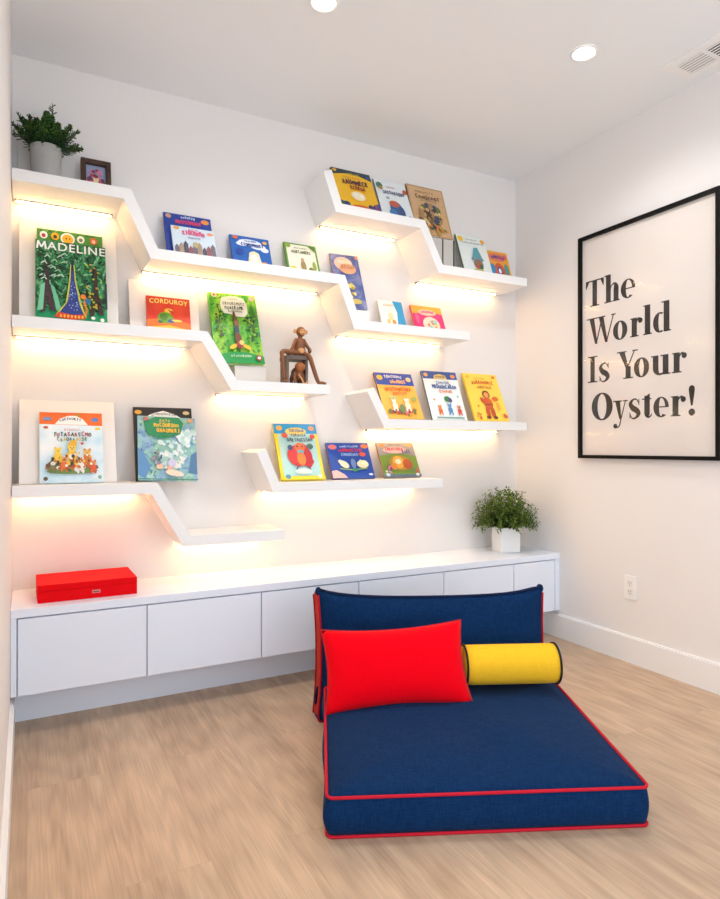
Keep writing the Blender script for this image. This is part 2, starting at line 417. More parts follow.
def art_forest(A):
    A.rect(0, 0, 1, .16, (20, 150, 96))
    A.scatter(.02, .15, .98, .85, 190, [(110, 190, 130), (10, 48, 28), (50, 150, 84), (8, 36, 22), (150, 206, 160), (20, 110, 70)], .07, .017)
    A.scatter(.30, .35, .62, .82, 70, [(14, 70, 44), (60, 160, 100), (8, 40, 28)], .09, .012)
    for cx, c in ((.16, (70, 45, 52)), (.84, (60, 34, 26))):
        A.poly([(cx-.10, .08), (cx-.03, .45), (cx-.02, .72), (cx+.02, .72), (cx+.03, .45), (cx+.11, .10), (cx+.03, .12), (cx, .3), (cx-.03, .10)], c)
    A.poly([(.02, .1), (.07, .42), (.13, .45), (.10, .12)], (120, 200, 160)); A.poly([(.2, .45), (.26, .4), (.36, .12), (.28, .12)], (110, 190, 150))
    for i in range(34):
        x, y = A.r.uniform(.01, .36), A.r.uniform(.48, .82); A.line([(x, y), (x+.05, y+.03), (x+.08, y+.0)], .012, A.r.choice([(210, 230, 215), (30, 60, 40), (160, 205, 170)]))
    for i in range(46): A.ell(A.r.uniform(.70, .94), A.r.uniform(.14, .74), .018, .014, A.r.choice([(150, 190, 40), (200, 150, 40), (40, 30, 24), (60, 160, 60)]), 7)
    # tall tapering blue tower with a yellow edge and a red and orange hem
    A.poly([(.27, .07), (.41, .22), (.46, .5), (.48, .7), (.54, .7), (.56, .5), (.63, .22), (.70, .06)], (200, 200, 60))
    A.poly([(.31, .08), (.44, .24), (.48, .5), (.495, .72), (.525, .72), (.54, .5), (.60, .22), (.67, .07)], (40, 58, 132))
    A.poly([(.495, .62), (.51, .86), (.525, .62)], (24, 44, 34))
    for i in range(40):
        y = A.r.uniform(.1, .5); wx = .02+.14*max(0, (.5-y)/.5); A.ell(.515+A.r.uniform(-wx, wx), y, .008, .008, A.r.choice([(170, 190, 235), (90, 120, 200)]), 6)
    A.poly([(.25, .035), (.31, .10), (.5, .075), (.66, .09), (.69, .04), (.5, .015)], (214, 66, 34))
    for i in range(7): A.ell(.34+i*.05, .055, .015, .02, (250, 180, 60), 8)
    for i in range(8): A.ell(.685-.0*i+.012*math.sin(i), .1+i*.027, .02, .014, (232, 130, 40), 8)
    A.ell(.655, .31, .04, .03, (232, 130, 40)); A.ell(.72, .26, .045, .035, (40, 110, 150)); A.ell(.79, .055, .03, .02, WHT); A.ell(.92, .04, .03, .022, WHT)
    A.rect(.97, .18, 1, .5, (30, 50, 60))
    A.line([(.022, .855), (.040, .955)], .028, (250, 250, 246)); A.line([(.038, .95), (.083, .875), (.128, .95)], .026, (250, 250, 246)); A.line([(.126, .955), (.144, .855)], .028, (250, 250, 246))
    A.text('ADELINE', .160, .855, .985, .955, (250, 250, 246), bold=.012)
def art_faces(A):
    A.scatter(.01, .8, .99, .99, 40, [(120, 190, 90), (30, 90, 40), (80, 160, 70)], .06, .012)
    for x, c, d in ((.10, WHT, (180, 60, 90)), (.27, (240, 180, 40), (60, 60, 30)), (.66, (230, 232, 225), (110, 120, 100)), (.86, (190, 90, 50), (240, 180, 150))):
        A.ell(x, .93, .06, .042, c); A.ell(x, .925, .03, .022, d)
    A.ell(.46, .92, .11, .065, WHT); A.ell(.46, .915, .085, .052, (242, 178, 40)); A.ell(.44, .92, .012, .01, (90, 50, 20)); A.ell(.49, .92, .012, .01, (90, 50, 20))
def art_red(A):
    A.poly([(0, 0), (1, 0), (1, .12), (.5, .22), (0, .14)], (248, 196, 50))
    A.poly([(0, .14), (.5, .22), (1, .12), (1, .3), (.5, .42), (0, .34)], (240, 116, 30))
    A.text('CORDUROY', .07, .80, .95, .93, (250, 232, 120), arch=.02, bold=.02)
    A.ell(.5, .62, .10, .07, (240, 190, 60)); A.ell(.56, .60, .05, .03, (200, 60, 40))
    A.ell(.42, .42, .18, .16, (112, 160, 40)); A.ell(.38, .44, .09, .10, (80, 130, 36)); A.ell(.55, .34, .08, .05, (50, 90, 150)); A.ell(.3, .3, .06, .04, (60, 110, 60))
    A.ell(.68, .36, .12, .03, (250, 214, 90)); A.ell(.51, .64, .015, .015, (40, 30, 20))
def art_jungle(A):
    A.scatter(.02, .02, .98, .98, 170, [(40, 130, 40), (160, 205, 50), (70, 165, 50), (24, 96, 44), (14, 120, 60)], .07, .016)
    A.poly([(0, 0), (1, 0), (1, .1), (.6, .16), (.25, .14), (0, .1)], (20, 150, 70))
    A.poly([(.22, .84), (.27, .93), (.42, .95), (.55, .96), (.72, .93), (.78, .85), (.78, .72), (.70, .66), (.55, .66), (.42, .69), (.28, .70), (.23, .77)], (240, 236, 218))
    A.title(.40, .90, .60, .92, 5, (160, 160, 140))
    A.title(.27, .825, .74, .865, 10, (50, 60, 40)); A.title(.30, .755, .70, .805, 8, (40, 60, 50)); A.title(.36, .715, .66, .74, 8, (50, 60, 40))
    for x in (.14, .86): A.line([(x, .82), (x+.05, .66), (x-.02, .5), (x+.05, .36)], .02, (90, 70, 30))
    A.blobs(.18, .55, .1, .2, 26, [(30, 84, 40), (60, 60, 30), (20, 70, 50), (90, 150, 50)], .026); A.blobs(.82, .5, .1, .22, 26, [(30, 84, 40), (40, 60, 50), (20, 90, 60), (150, 190, 60)], .026)
    # small figure hanging upside down
    A.ell(.47, .66, .03, .06, BRN); A.ell(.5, .54, .05, .09, (130, 70, 40)); A.ell(.49, .45, .05, .07, (40, 60, 84)); A.ell(.5, .34, .065, .08, (120, 60, 40))
    A.ell(.38, .22, .09, .03, (226, 190, 40), 10, .5); A.ell(.66, .22, .09, .03, (226, 190, 40), 10, -.5)
    A.ell(.51, .24, .07, .055, (170, 60, 50)); A.ell(.56, .28, .05, .035, (236, 200, 120)); A.ell(.5, .215, .04, .03, (110, 50, 40))
    A.title(.30, .075, .72, .105, 9, (220, 236, 210)); A.ell(.88, .07, .06, .04, (180, 40, 36)); A.ell(.88, .07, .035, .02, WHT)
    A.ell(.1, .94, .06, .035, (235, 210, 170)); A.ell(.88, .92, .06, .035, (235, 200, 170)); A.ell(.1, .94, .02, .015, RED)
def art_animals(A):
    A.poly([(0, .83), (1, .81), (1, 1), (0, 1)], (238, 108, 34))
    A.poly([(.24, .83), (.32, .91), (.45, .955), (.58, .955), (.68, .91), (.77, .82)], WHT)
    A.title(.31, .865, .66, .90, 9, (40, 40, 90), arch=.03); A.rect(.06, .88, .18, .93, (120, 140, 180)); A.ell(.88, .9, .06, .028, (90, 130, 200)); A.ell(.6, .96, .03, .012, (120, 170, 60))
    A.ell(.1, .78, .04, .018, (200, 90, 50)); A.ell(.92, .77, .045, .02, (240, 210, 60))
    A.title(.38, .735, .64, .765, 7, (220, 150, 140))
    A.title(.21, .655, .82, .715, 11, [(60, 100, 90), (90, 80, 70), (180, 80, 70)], wob=.2); A.title(.27, .585, .75, .635, 10, [(214, 180, 60), (70, 110, 110), (90, 130, 60)], wob=.3)
    A.ell(.5, .20, .42, .06, (150, 100, 60)); A.ell(.5, .16, .40, .045, (110, 140, 70))
    A.blobs(.5, .25, .40, .10, 60, [(200, 110, 50), (110, 70, 44), (226, 160, 60), (235, 230, 220), (70, 90, 60), (190, 60, 50)], .035)
    A.critter(.28, .36, .085, (240, 200, 60), (244, 208, 80)); A.critter(.74, .33, .09, (214, 120, 50), (240, 190, 90))
    A.critter(.5, .37, .11, (236, 190, 60), (244, 206, 90)); A.critter(.37, .24, .075, (222, 110, 40), (230, 140, 70)); A.critter(.63, .22, .08, (236, 232, 226), (214, 120, 60))
    A.critter(.2, .2, .06, (120, 120, 70), (236, 232, 222)); A.critter(.83, .2, .07, (220, 90, 50), (230, 150, 80)); A.blobs(.5, .3, .34, .12, 40, [(150, 80, 40), (236, 190, 70), (90, 60, 40), (240, 236, 226), (214, 120, 50), (60, 70, 60)], .024); A.ell(.52, .55, .06, .04, (240, 180, 50)); A.ell(.66, .54, .025, .018, RED)
    A.ell(.09, .05, .035, .028, (90, 80, 50)); A.ell(.93, .06, .03, .028, (130, 170, 160))
def art_black(A):
    A.ell(.08, .93, .06, .03, (230, 170, 60)); A.ell(.9, .93, .06, .026, (220, 200, 140))
    A.poly([(.2, .86), (.3, .91), (.5, .955), (.7, .91), (.8, .86)], WHT); A.title(.3, .88, .72, .91, 10, (40, 36, 34), arch=.015)
def art_lagoon(A):
    A.scatter(.02, .05, .3, .9, 46, [(120, 150, 200), (90, 130, 186), (150, 180, 214), (80, 120, 120)], .06, .02)
    A.poly([(0, .08), (0, .5), (.10, .42), (.2, .22), (.12, .02)], (96, 146, 194)); A.poly([(1, .10), (1, .46), (.9, .4), (.84, .12)], (84, 128, 168))
    A.blobs(.52, .42, .34, .22, 70, [(190, 222, 220), (150, 196, 180), (214, 234, 232), (120, 170, 140), (226, 238, 236), (140, 180, 190)], .04)
    A.blobs(.56, .30, .2, .16, 40, [(226, 238, 236), (206, 226, 226), (170, 206, 196), (240, 236, 226)], .04)
    A.blobs(.84, .68, .14, .16, 34, [(232, 244, 242), (214, 234, 230), (190, 222, 214)], .05)  # pale blobs paint a white reflection onto the upper right, not print
    A.poly([(.1, .9), (.3, .985), (.7, .985), (.78, .9), (.72, .72), (.52, .66), (.36, .64), (.16, .70)], (40, 140, 88))
    A.title(.36, .91, .56, .945, 4, (236, 200, 70)); A.title(.27, .83, .70, .895, 9, (240, 190, 50)); A.title(.31, .74, .72, .805, 8, (244, 182, 50)); A.title(.3, .69, .68, .715, 9, (80, 150, 110))
    A.ell(.35, .2, .06, .04, (240, 190, 160)); A.ell(.52, .18, .05, .035, (236, 176, 150)); A.ell(.6, .1, .16, .05, (246, 222, 196), 14, -.2); A.ell(.56, .26, .07, .06, (214, 206, 232)); A.blobs(.3, .34, .1, .1, 14, [(70, 110, 130), (90, 140, 120), (150, 130, 150)], .03)
    A.ell(.13, .94, .05, .03, (190, 110, 110)); A.ell(.9, .94, .05, .03, (236, 170, 120)); A.title(.52, .035, .75, .06, 6, (60, 120, 180))
    A.rect(0, 0, 1, .012, (40, 120, 100))
def art_nightblue(A):
    A.ell(.1, .93, .06, .05, (200, 150, 120)); A.ell(.87, .9, .09, .055, (232, 140, 60)); A.title(.35, .90, .66, .95, 7, (220, 226, 244), arch=.02); A.title(.24, .78, .78, .87, 9, (206, 60, 110))
    A.ell(.5, .5, .3, .2, (30, 60, 150))
def art_village(A):
    A.ell(.12, .93, .07, .06, (236, 176, 90)); A.ell(.9, .86, .08, .05, (240, 150, 110)); A.title(.4, .90, .64, .95, 5, (220, 120, 150)); A.title(.25, .72, .76, .86, 8, (222, 100, 140), arch=.03)
    A.title(.36, .62, .66, .67, 8, (120, 130, 160))
    for i in range(9): A.poly([(.03+i*.105, .05), (.03+i*.105, .28+.07*(i % 3)), (.08+i*.105, .38+.07*(i % 3)), (.13+i*.105, .28+.07*(i % 3)), (.13+i*.105, .05)], [(120, 110, 120), (170, 150, 130), (90, 80, 100), (150, 96, 100)][i % 4])
    A.ell(.52, .42, .06, .1, (190, 170, 120))
def art_cloudtitle(A):
    for x, y, rx, ry in ((.5, .82, .3, .1), (.3, .76, .16, .07), (.7, .72, .2, .09), (.86, .64, .1, .07)): A.ell(x, y, rx, ry, (232, 238, 248))
    A.title(.36, .84, .66, .89, 7, (50, 70, 140)); A.title(.26, .70, .84, .79, 10, (36, 56, 140), wob=.2); A.ell(.13, .92, .07, .05, (226, 110, 60)); A.ell(.88, .86, .06, .05, (232, 180, 100))
    A.poly([(.36, .1), (.44, .5), (.56, .56), (.68, .5), (.74, .1)], (236, 226, 190)); A.ell(.55, .34, .1, .12, (246, 240, 226)); A.ell(.8, .16, .1, .1, (232, 140, 60)); A.ell(.24, .14, .06, .07, (232, 120, 50)); A.ell(.2, .5, .1, .1, (30, 70, 160))
def art_meadow(A):
    A.rect(.06, .04, .94, .96, (240, 236, 216)); A.title(.3, .84, .7, .88, 8, (100, 130, 60)); A.title(.2, .7, .8, .79, 9, (90, 100, 60)); A.poly([(.72, .96), (.94, .96), (.94, .78)], (70, 120, 40))
    A.ell(.12, .9, .08, .06, (150, 170, 60)); A.ell(.5, .3, .08, .18, (160, 140, 90)); A.ell(.5, .5, .05, .06, (190, 160, 120)); A.ell(.72, .2, .08, .1, (120, 130, 60)); A.ell(.18, .16, .12, .12, (226, 214, 80)); A.ell(.84, .34, .06, .16, (150, 170, 90))
def art_starry(A):
    A.scatter(.02, .02, .98, .98, 60, [(90, 120, 190), (60, 80, 150), (140, 130, 170)], .05, .012)
    A.ell(.42, .82, .33, .13, (232, 190, 170)); A.ell(.55, .73, .3, .1, (226, 170, 130)); A.title(.24, .83, .7, .89, 8, (240, 226, 200)); A.title(.3, .73, .8, .8, 8, (180, 110, 80))
    A.blobs(.5, .3, .16, .16, 14, [(226, 196, 80), (180, 160, 60), (236, 214, 120)], .06); A.ell(.62, .12, .2, .05, (200, 180, 90)); A.ell(.92, .95, .05, .03, (220, 130, 90))
def art_wave(A):
    A.poly([(.62, 0), (1, 0), (1, 1), (.6, 1), (.72, .6)], (38, 150, 200)); A.poly([(0, 0), (.7, 0), (.6, .16), (.3, .2), (0, .12)], (60, 170, 214))
    A.ell(.42, .68, .2, .14, (250, 240, 226)); A.ell(.42, .44, .12, .14, (240, 214, 170)); A.ell(.52, .24, .08, .1, (236, 150, 60)); A.ell(.3, .26, .07, .09, (226, 196, 110)); A.title(.2, .8, .62, .88, 7, (226, 180, 150))
def art_pink(A):
    A.poly([(0, .68), (.3, .74), (.7, .8), (1, .72), (1, 1), (0, 1)], (244, 160, 50)); A.ell(.5, .76, .3, .12, (246, 190, 170)); A.title(.28, .72, .74, .82, 8, (220, 80, 130), arch=.02)
    A.ell(.55, .3, .28, .3, (240, 206, 190)); A.blobs(.55, .28, .2, .2, 12, [(240, 214, 60), (150, 190, 190), (250, 240, 230), (200, 120, 60)], .07); A.ell(.12, .5, .06, .2, (232, 90, 140))
def art_bigtitle(A):
    A.poly([(0, .84), (.3, .9), (.7, .9), (1, .82), (1, 1), (0, 1)], (40, 60, 70)); A.ell(.08, .95, .05, .04, (230, 170, 40)); A.ell(.92, .9, .05, .04, (60, 80, 150)); A.title(.34, .89, .7, .93, 7, (220, 190, 60))
    A.title(.24, .79, .7, .83, 8, (180, 120, 30)); A.title(.2, .64, .86, .755, 8, (90, 40, 60), wob=.25); A.title(.36, .52, .74, .61, 6, (140, 40, 40), wob=.2)
    A.ell(.5, .36, .18, .11, (250, 232, 190)); A.ell(.44, .38, .05, .04, WHT); A.ell(.58, .36, .05, .04, WHT)
    A.poly([(0, 0), (0, .2), (.16, .16), (.3, .06), (.4, 0)], (50, 70, 130)); A.poly([(1, 0), (1, .26), (.86, .22), (.7, .08), (.6, 0)], (60, 80, 150)); A.ell(.5, .1, .24, .05, (220, 100, 30)); A.blobs(.85, .14, .12, .08, 8, [(40, 50, 90), (120, 70, 120), (190, 90, 60)], .05); A.blobs(.12, .1, .1, .06, 6, [(40, 90, 60), (40, 60, 110)], .05)
def art_whale(A):
    A.title(.34, .82, .62, .86, 7, (190, 90, 60)); A.title(.2, .66, .88, .745, 10, (70, 80, 120), wob=.25); A.ell(.13, .84, .1, .08, (60, 120, 100)); A.ell(.16, .78, .06, .05, (180, 140, 50)); A.ell(.92, .78, .07, .06, (200, 90, 60))
    A.ell(.5, .3, .2, .2, (60, 96, 150)); A.ell(.46, .42, .16, .08, (200, 96, 70)); A.ell(.36, .2, .12, .08, (70, 130, 180)); A.ell(.66, .24, .09, .14, (50, 80, 130)); A.ell(.88, .12, .09, .06, (80, 130, 190)); A.ell(.14, .1, .08, .06, (60, 110, 100)); A.ell(.3, .55, .06, .03, (150, 170, 190))
def art_brown(A):
    A.border((190, 150, 110), .04); A.scatter(.05, .05, .95, .95, 40, [(190, 150, 110), (150, 110, 76), (226, 190, 150)], .05, .010)
    A.title(.2, .86, .7, .895, 9, (140, 100, 70)); A.title(.18, .735, .86, .815, 8, (96, 66, 44), wob=.2); A.title(.3, .68, .74, .705, 9, (130, 90, 60))
    A.ell(.5, .4, .32, .26, (176, 136, 90)); A.blobs(.5, .38, .33, .24, 40, [(70, 50, 40), (214, 180, 110), (120, 90, 50), (60, 76, 100), (226, 200, 140), (90, 110, 60)], .06)
    A.critter(.42, .42, .09, (80, 56, 44), (214, 180, 130)); A.critter(.64, .36, .08, (60, 70, 96), (220, 190, 140)); A.blobs(.5, .12, .4, .08, 24, [(60, 46, 36), (190, 150, 70), (110, 120, 60), (214, 130, 60)], .05)
def art_yellowcorner(A):
    A.ell(.12, .9, .1, .07, (244, 200, 50)); A.ell(.9, .9, .08, .055, (240, 170, 50)); A.title(.3, .89, .7, .92, 8, (120, 120, 110)); A.title(.14, .8, .9, .835, 12, (90, 96, 100))
    A.poly([(.36, .42), (.5, .7), (.64, .72), (.74, .42)], (90, 160, 170)); A.ell(.55, .42, .22, .06, (110, 150, 160)); A.ell(.55, .3, .16, .12, (150, 110, 90)); A.ell(.48, .24, .06, .05, (200, 80, 60)); A.ell(.62, .24, .07, .06, (80, 100, 70)); A.ell(.5, .13, .2, .05, (190, 190, 90)); A.ell(.64, .1, .08, .04, (60, 110, 70))
def art_circus(A):
    A.border((240, 176, 40), .04); A.ell(.5, .8, .38, .14, (226, 120, 100)); A.title(.24, .74, .8, .84, 9, (90, 60, 130), arch=.03); A.ell(.86, .84, .08, .08, (226, 90, 110)); A.ell(.5, .34, .24, .28, (206, 90, 50)); A.ell(.5, .36, .12, .14, (90, 80, 150)); A.ell(.5, .36, .06, .08, WHT)
    A.ell(.2, .4, .12, .18, (60, 130, 180)); A.ell(.82, .42, .1, .2, (70, 150, 140)); A.ell(.24, .14, .14, .08, (120, 170, 80)); A.ell(.76, .14, .12, .08, (180, 60, 60)); A.rect(.04, .02, .96, .07, (110, 160, 90))
def art_bluetop(A):
    A.rect(0, .73, 1, 1, (36, 74, 170)); A.ell(.12, .89, .08, .055, (240, 180, 70)); A.ell(.88, .87, .07, .05, (236, 200, 150)); A.title(.24, .88, .72, .94, 8, (226, 232, 244), arch=.02); A.title(.36, .77, .78, .85, 7, (240, 180, 120))
    A.title(.16, .60, .86, .68, 11, (206, 96, 50), wob=.4); A.title(.34, .51, .72, .58, 7, (214, 110, 50), wob=.3)
    A.blobs(.5, .14, .42, .08, 26, [(190, 70, 50), (110, 120, 60), (226, 150, 60), (100, 70, 60), (220, 110, 130)], .05); A.critter(.3, .26, .09, (240, 236, 214), (246, 240, 224)); A.critter(.64, .27, .1, (244, 226, 200), (250, 236, 220)); A.ell(.48, .2, .07, .1, (120, 140, 90)); A.ell(.86, .42, .07, .05, (160, 170, 90)); A.ell(.3, .44, .1, .03, (190, 200, 130))
def art_toys(A):
    A.rect(0, .84, 1, 1, (60, 90, 160)); A.ell(.1, .92, .06, .04, (220, 160, 90)); A.ell(.88, .91, .07, .04, (226, 140, 80)); A.poly([(.3, .84), (.34, .92), (.5, .95), (.66, .92), (.7, .84)], (220, 190, 120)); A.title(.36, .87, .64, .91, 6, (70, 60, 70))
    A.title(.34, .74, .72, .79, 7, (90, 110, 160)); A.title(.2, .64, .9, .725, 11, (70, 96, 160), wob=.25); A.title(.36, .55, .74, .61, 6, (226, 120, 60)); A.ell(.54, .42, .09, .06, (60, 130, 80)); A.ell(.62, .4, .05, .05, (90, 80, 140))
    A.critter(.56, .2, .085, (90, 140, 190), (110, 160, 210)); A.critter(.27, .18, .075, (214, 110, 60), (230, 150, 90)); A.critter(.82, .18, .075, (206, 80, 60), (226, 130, 80)); A.rect(.12, .03, .9, .055, (120, 160, 160)); A.ell(.16, .4, .03, .02, (230, 160, 90)); A.ell(.86, .48, .03, .02, (120, 190, 180))
def art_gold(A):
    A.title(.28, .88, .6, .91, 7, (206, 120, 50)); A.title(.18, .76, .84, .84, 10, (206, 90, 40), arch=.02); A.title(.3, .68, .74, .74, 7, (196, 110, 40)); A.ell(.88, .93, .05, .03, (226, 110, 50)); A.ell(.1, .92, .05, .03, (244, 180, 50))
    A.ell(.5, .55, .11, .085, (120, 66, 40)); A.ell(.5, .54, .075, .06, (232, 150, 80)); A.ell(.5, .36, .13, .13, (206, 90, 40)); A.rect(.39, .33, .62, .35, (120, 60, 40)); A.ell(.36, .42, .06, .08, (200, 90, 40), 10, .7)
    A.ell(.42, .17, .06, .13, (196, 84, 44)); A.ell(.57, .17, .06, .13, (190, 80, 44)); A.ell(.4, .07, .07, .03, (110, 60, 40)); A.ell(.6, .07, .07, .03, (110, 60, 40)); A.ell(.74, .46, .1, .05, (222, 110, 50)); A.ell(.78, .3, .05, .09, (236, 170, 60)); A.ell(.18, .3, .03, .03, (226, 150, 60)); A.blobs(.14, .1, .08, .05, 5, [(200, 90, 50), (220, 140, 60)], .04); A.blobs(.86, .1, .08, .05, 5, [(200, 90, 50), (240, 180, 60)], .04)
def art_redbird(A):
    A.rect(0, .82, 1, 1, (30, 146, 208)); A.rect(.07, .05, .93, .82, (180, 220, 216)); A.ell(.13, .92, .07, .045, (232, 160, 80)); A.ell(.88, .92, .07, .045, (226, 150, 100)); A.ell(.5, .86, .25, .07, (232, 210, 110)); A.title(.34, .85, .7, .905, 8, (70, 90, 150)); A.title(.4, .91, .62, .935, 6, (220, 180, 60))
    A.title(.36, .765, .72, .815, 7, (90, 100, 130)); A.title(.26, .675, .86, .745, 11, (70, 100, 120), wob=.25); A.ell(.22, .78, .07, .045, (226, 90, 60)); A.ell(.86, .76, .06, .045, (220, 70, 60))
    A.poly([(.5, .64), (.34, .58), (.24, .44), (.28, .28), (.42, .22), (.56, .24), (.7, .2), (.8, .3), (.74, .46), (.7, .58), (.6, .64)], (206, 34, 40)); A.ell(.34, .42, .13, .15, (222, 50, 48)); A.ell(.68, .4, .1, .14, (196, 30, 44)); A.ell(.52, .56, .12, .09, (232, 110, 50)); A.ell(.52, .48, .08, .04, (90, 180, 200)); A.ell(.52, .36, .1, .12, (222, 130, 50)); A.ell(.46, .58, .02, .015, (40, 30, 30)); A.ell(.58, .58, .02, .015, (40, 30, 30))
    A.ell(.76, .58, .08, .05, (60, 100, 90)); A.ell(.3, .56, .06, .05, (50, 70, 120)); A.line([(.42, .24), (.36, .16)], .02, (50, 60, 110)); A.line([(.62, .24), (.7, .16)], .02, (60, 60, 120)); A.ell(.52, .14, .2, .05, (214, 230, 220)); A.rect(0, 0, 1, .06, (238, 214, 40)); A.ell(.15, .05, .06, .04, (90, 150, 180)); A.ell(.88, .05, .05, .03, (236, 240, 220))
def art_bluecats(A):
    A.ell(.14, .88, .1, .07, (232, 120, 120)); A.ell(.9, .9, .09, .06, (232, 120, 60)); A.title(.3, .87, .74, .92, 10, (190, 206, 240)); A.title(.26, .74, .82, .83, 9, (206, 50, 70)); A.title(.3, .62, .7, .7, 9, (140, 170, 220)); A.ell(.8, .66, .08, .06, (226, 90, 60))
    A.ell(.32, .38, .12, .09, (244, 226, 190), 12, -.6); A.ell(.24, .46, .05, .05, (244, 226, 190)); A.ell(.54, .4, .06, .14, (110, 140, 190)); A.ell(.76, .38, .14, .11, (240, 224, 180)); A.ell(.8, .42, .07, .07, (248, 236, 200)); A.ell(.72, .46, .03, .05, (240, 224, 180)); A.line([(.2, .26), (.5, .22), (.85, .26)], .03, (150, 180, 80)); A.ell(.55, .22, .07, .05, (60, 140, 100)); A.poly([(0, 0), (0, .2), (.12, .22), (.28, .1), (.34, 0)], (244, 190, 180)); A.ell(.9, .09, .05, .03, (220, 230, 244))
def art_greytop(A):
    A.poly([(0, .02), (1, .02), (1, .6), (.5, .7), (0, .62)], (120, 150, 60)); A.ell(.13, .92, .08, .05, (232, 130, 70)); A.ell(.88, .92, .07, .05, (232, 150, 80)); A.title(.3, .92, .66, .96, 8, (80, 86, 110)); A.ell(.45, .78, .32, .1, (232, 190, 190)); A.title(.2, .76, .68, .85, 9, (206, 70, 80), arch=.02); A.title(.64, .68, .86, .78, 4, (80, 90, 130))
    A.ell(.5, .4, .3, .22, (176, 140, 60)); A.ell(.46, .42, .16, .18, (232, 170, 60)); A.ell(.46, .44, .08, .08, (246, 230, 200)); A.ell(.7, .36, .13, .15, (180, 84, 44)); A.ell(.32, .3, .08, .1, (226, 140, 60)); A.blobs(.15, .2, .1, .08, 8, [(232, 120, 140), (240, 226, 220), (110, 70, 120)], .05); A.blobs(.86, .2, .1, .08, 8, [(226, 70, 90), (240, 200, 210), (110, 140, 80)], .05); A.rect(0, 0, 1, .07, (90, 110, 130)); A.ell(.1, .07, .06, .05, (200, 210, 226)); A.ell(.9, .06, .05, .04, (226, 226, 236))

JGREEN = mat_mottle('cover_jungle', [(.3, (36, 128, 40)), (.45, (70, 170, 44)), (.56, (132, 196, 52)), (.72, (178, 212, 64))], (26, 26, 9), 5, .8)
FGREEN = mat_mottle('cover_forest', [(.3, (10, 52, 30)), (.45, (22, 96, 50)), (.55, (52, 140, 84)), (.72, (120, 188, 140))], (40, 40, 20), 6, 1.2)
LAGOON = mat_mottle('cover_lagoon', [(.3, (110, 150, 180)), (.45, (150, 190, 210)), (.55, (140, 194, 170)), (.72, (206, 230, 234))], (34, 34, 24), 6, .8)
SKYBL = mat_mottle('cover_sky', [(.3, (170, 214, 236)), (.5, (214, 234, 244)), (.7, (246, 248, 248))], (9, 9, 9), 3, .3)
DUSK = mat_mottle('cover_dusk', [(.3, (52, 66, 130)), (.5, (84, 100, 160)), (.72, (150, 150, 186))], (20, 20, 14), 4, .6)
REDOR = mat_mottle('cover_redorange', [(.35, (214, 44, 26)), (.6, (232, 74, 30))], (9, 9, 5), 2)

# backing boards first: (label, x0, x1, shelf height, board height, lean)
LN = .26
board('white backing board behind the dark green forest book', -.03, .352, ZB, .46, LN)
board('white backing board behind the book with an orange band and animals', -.03, .345, ZC, .37, LN+.06)
board('white backing board behind the small red book', .405, .715, ZB, .26, LN+.02)
o_ = board('white backing board behind the potted conifer on the top shelf', -.035, .185, ZA, .235, .06)

# (books in front of a backing board stand off further)
book('large green book of trees and a blue tower, white title across its top', 0.030, 0.303, 1.955, ZB, .158, .014, FGREEN, (20, 84, 48), art_forest, top_off=.062, seed=3)
book('green book with a strip of faces, peeking out above the large forest book', 0.036, 0.294, 2.011, ZB, .141, .010, (70, 140, 50), (50, 120, 44), art_faces, top_off=.034, seed=4)
book('small red and orange book on the second-highest left shelf, yellow title', 0.475, 0.669, 1.768, ZB, .105, .012, REDOR, (190, 40, 30), art_red, top_off=.062, seed=5)
book('tall bright green jungle book beside the wooden monkey, pale title cloud', .772, 1.006, 1.823, 1.470, .150, .018, JGREEN, (90, 150, 40), art_jungle, seed=6, roll=-.028)
book('white and pale blue book with orange top band and a heap of animals', 0.045, 0.290, 1.228, ZC, .150, .012, SKYBL, (130, 180, 210), art_animals, top_off=.055, seed=7)
book('black-topped book behind the teal green book on the lowest left shelf', .424, .685, 1.263, ZC, .119, .014, (44, 36, 32), (22, 24, 24), art_black, top_off=.03, seed=8)
book('teal and pale blue book with yellow title in front of the black-topped book', 0.429, 0.687, 1.219, ZC, .148, .012, LAGOON, (40, 110, 100), art_lagoon, top_off=.052, seed=9, roll=.035)
book('deep blue book behind the pale village book on the longest shelf', .556, .775, 2.168, ZA2, .135, .012, (28, 60, 150), (22, 40, 110), art_nightblue, top_off=.03, seed=10)
book('pale blue book with pink title standing before a deep blue one', 0.581, 0.778, 2.098, ZA2, .165, .010, (214, 228, 240), (190, 200, 214), art_village, top_off=.075, seed=11)
book('blue book with a white cloud round its title on the middle of the longest shelf', .867, 1.066, 2.113, ZA2, .110, .014, (30, 96, 180), (24, 70, 140), art_cloudtitle, seed=12)
book('small cream book with a green border on the longest shelf', 1.145, 1.322, 2.119, ZA2, .112, .012, (96, 150, 50), (80, 130, 44), art_meadow, seed=13)
book('tall dusky blue book at the step of the longest shelf, golden lower half', 1.412, 1.576, 2.101, 1.797, .135, .012, DUSK, (190, 150, 140), art_starry, seed=14, roll=-.03)
book('small white and sky-blue book on the bottom step of the longest shelf', 1.690, 1.843, 1.886, ZA3, .098, .012, (246, 242, 232), (236, 230, 214), art_wave, seed=15)
book('small pink and orange book on the bottom step of the longest shelf', 1.902, 2.105, 1.878, ZA3, .100, .016, (222, 44, 116), (240, 110, 90), art_pink, seed=16)
book('yellow book with navy corners against the raised end of the highest shelf', 1.409, 1.640, 2.550, ZD, .175, .016, (246, 190, 28), (60, 60, 50), art_bigtitle, seed=17)
book('white book with a blue whale-like picture on the highest shelf', 1.664, 1.863, 2.543, ZD, .150, .013, (232, 238, 240), (110, 90, 80), art_whale, seed=18)
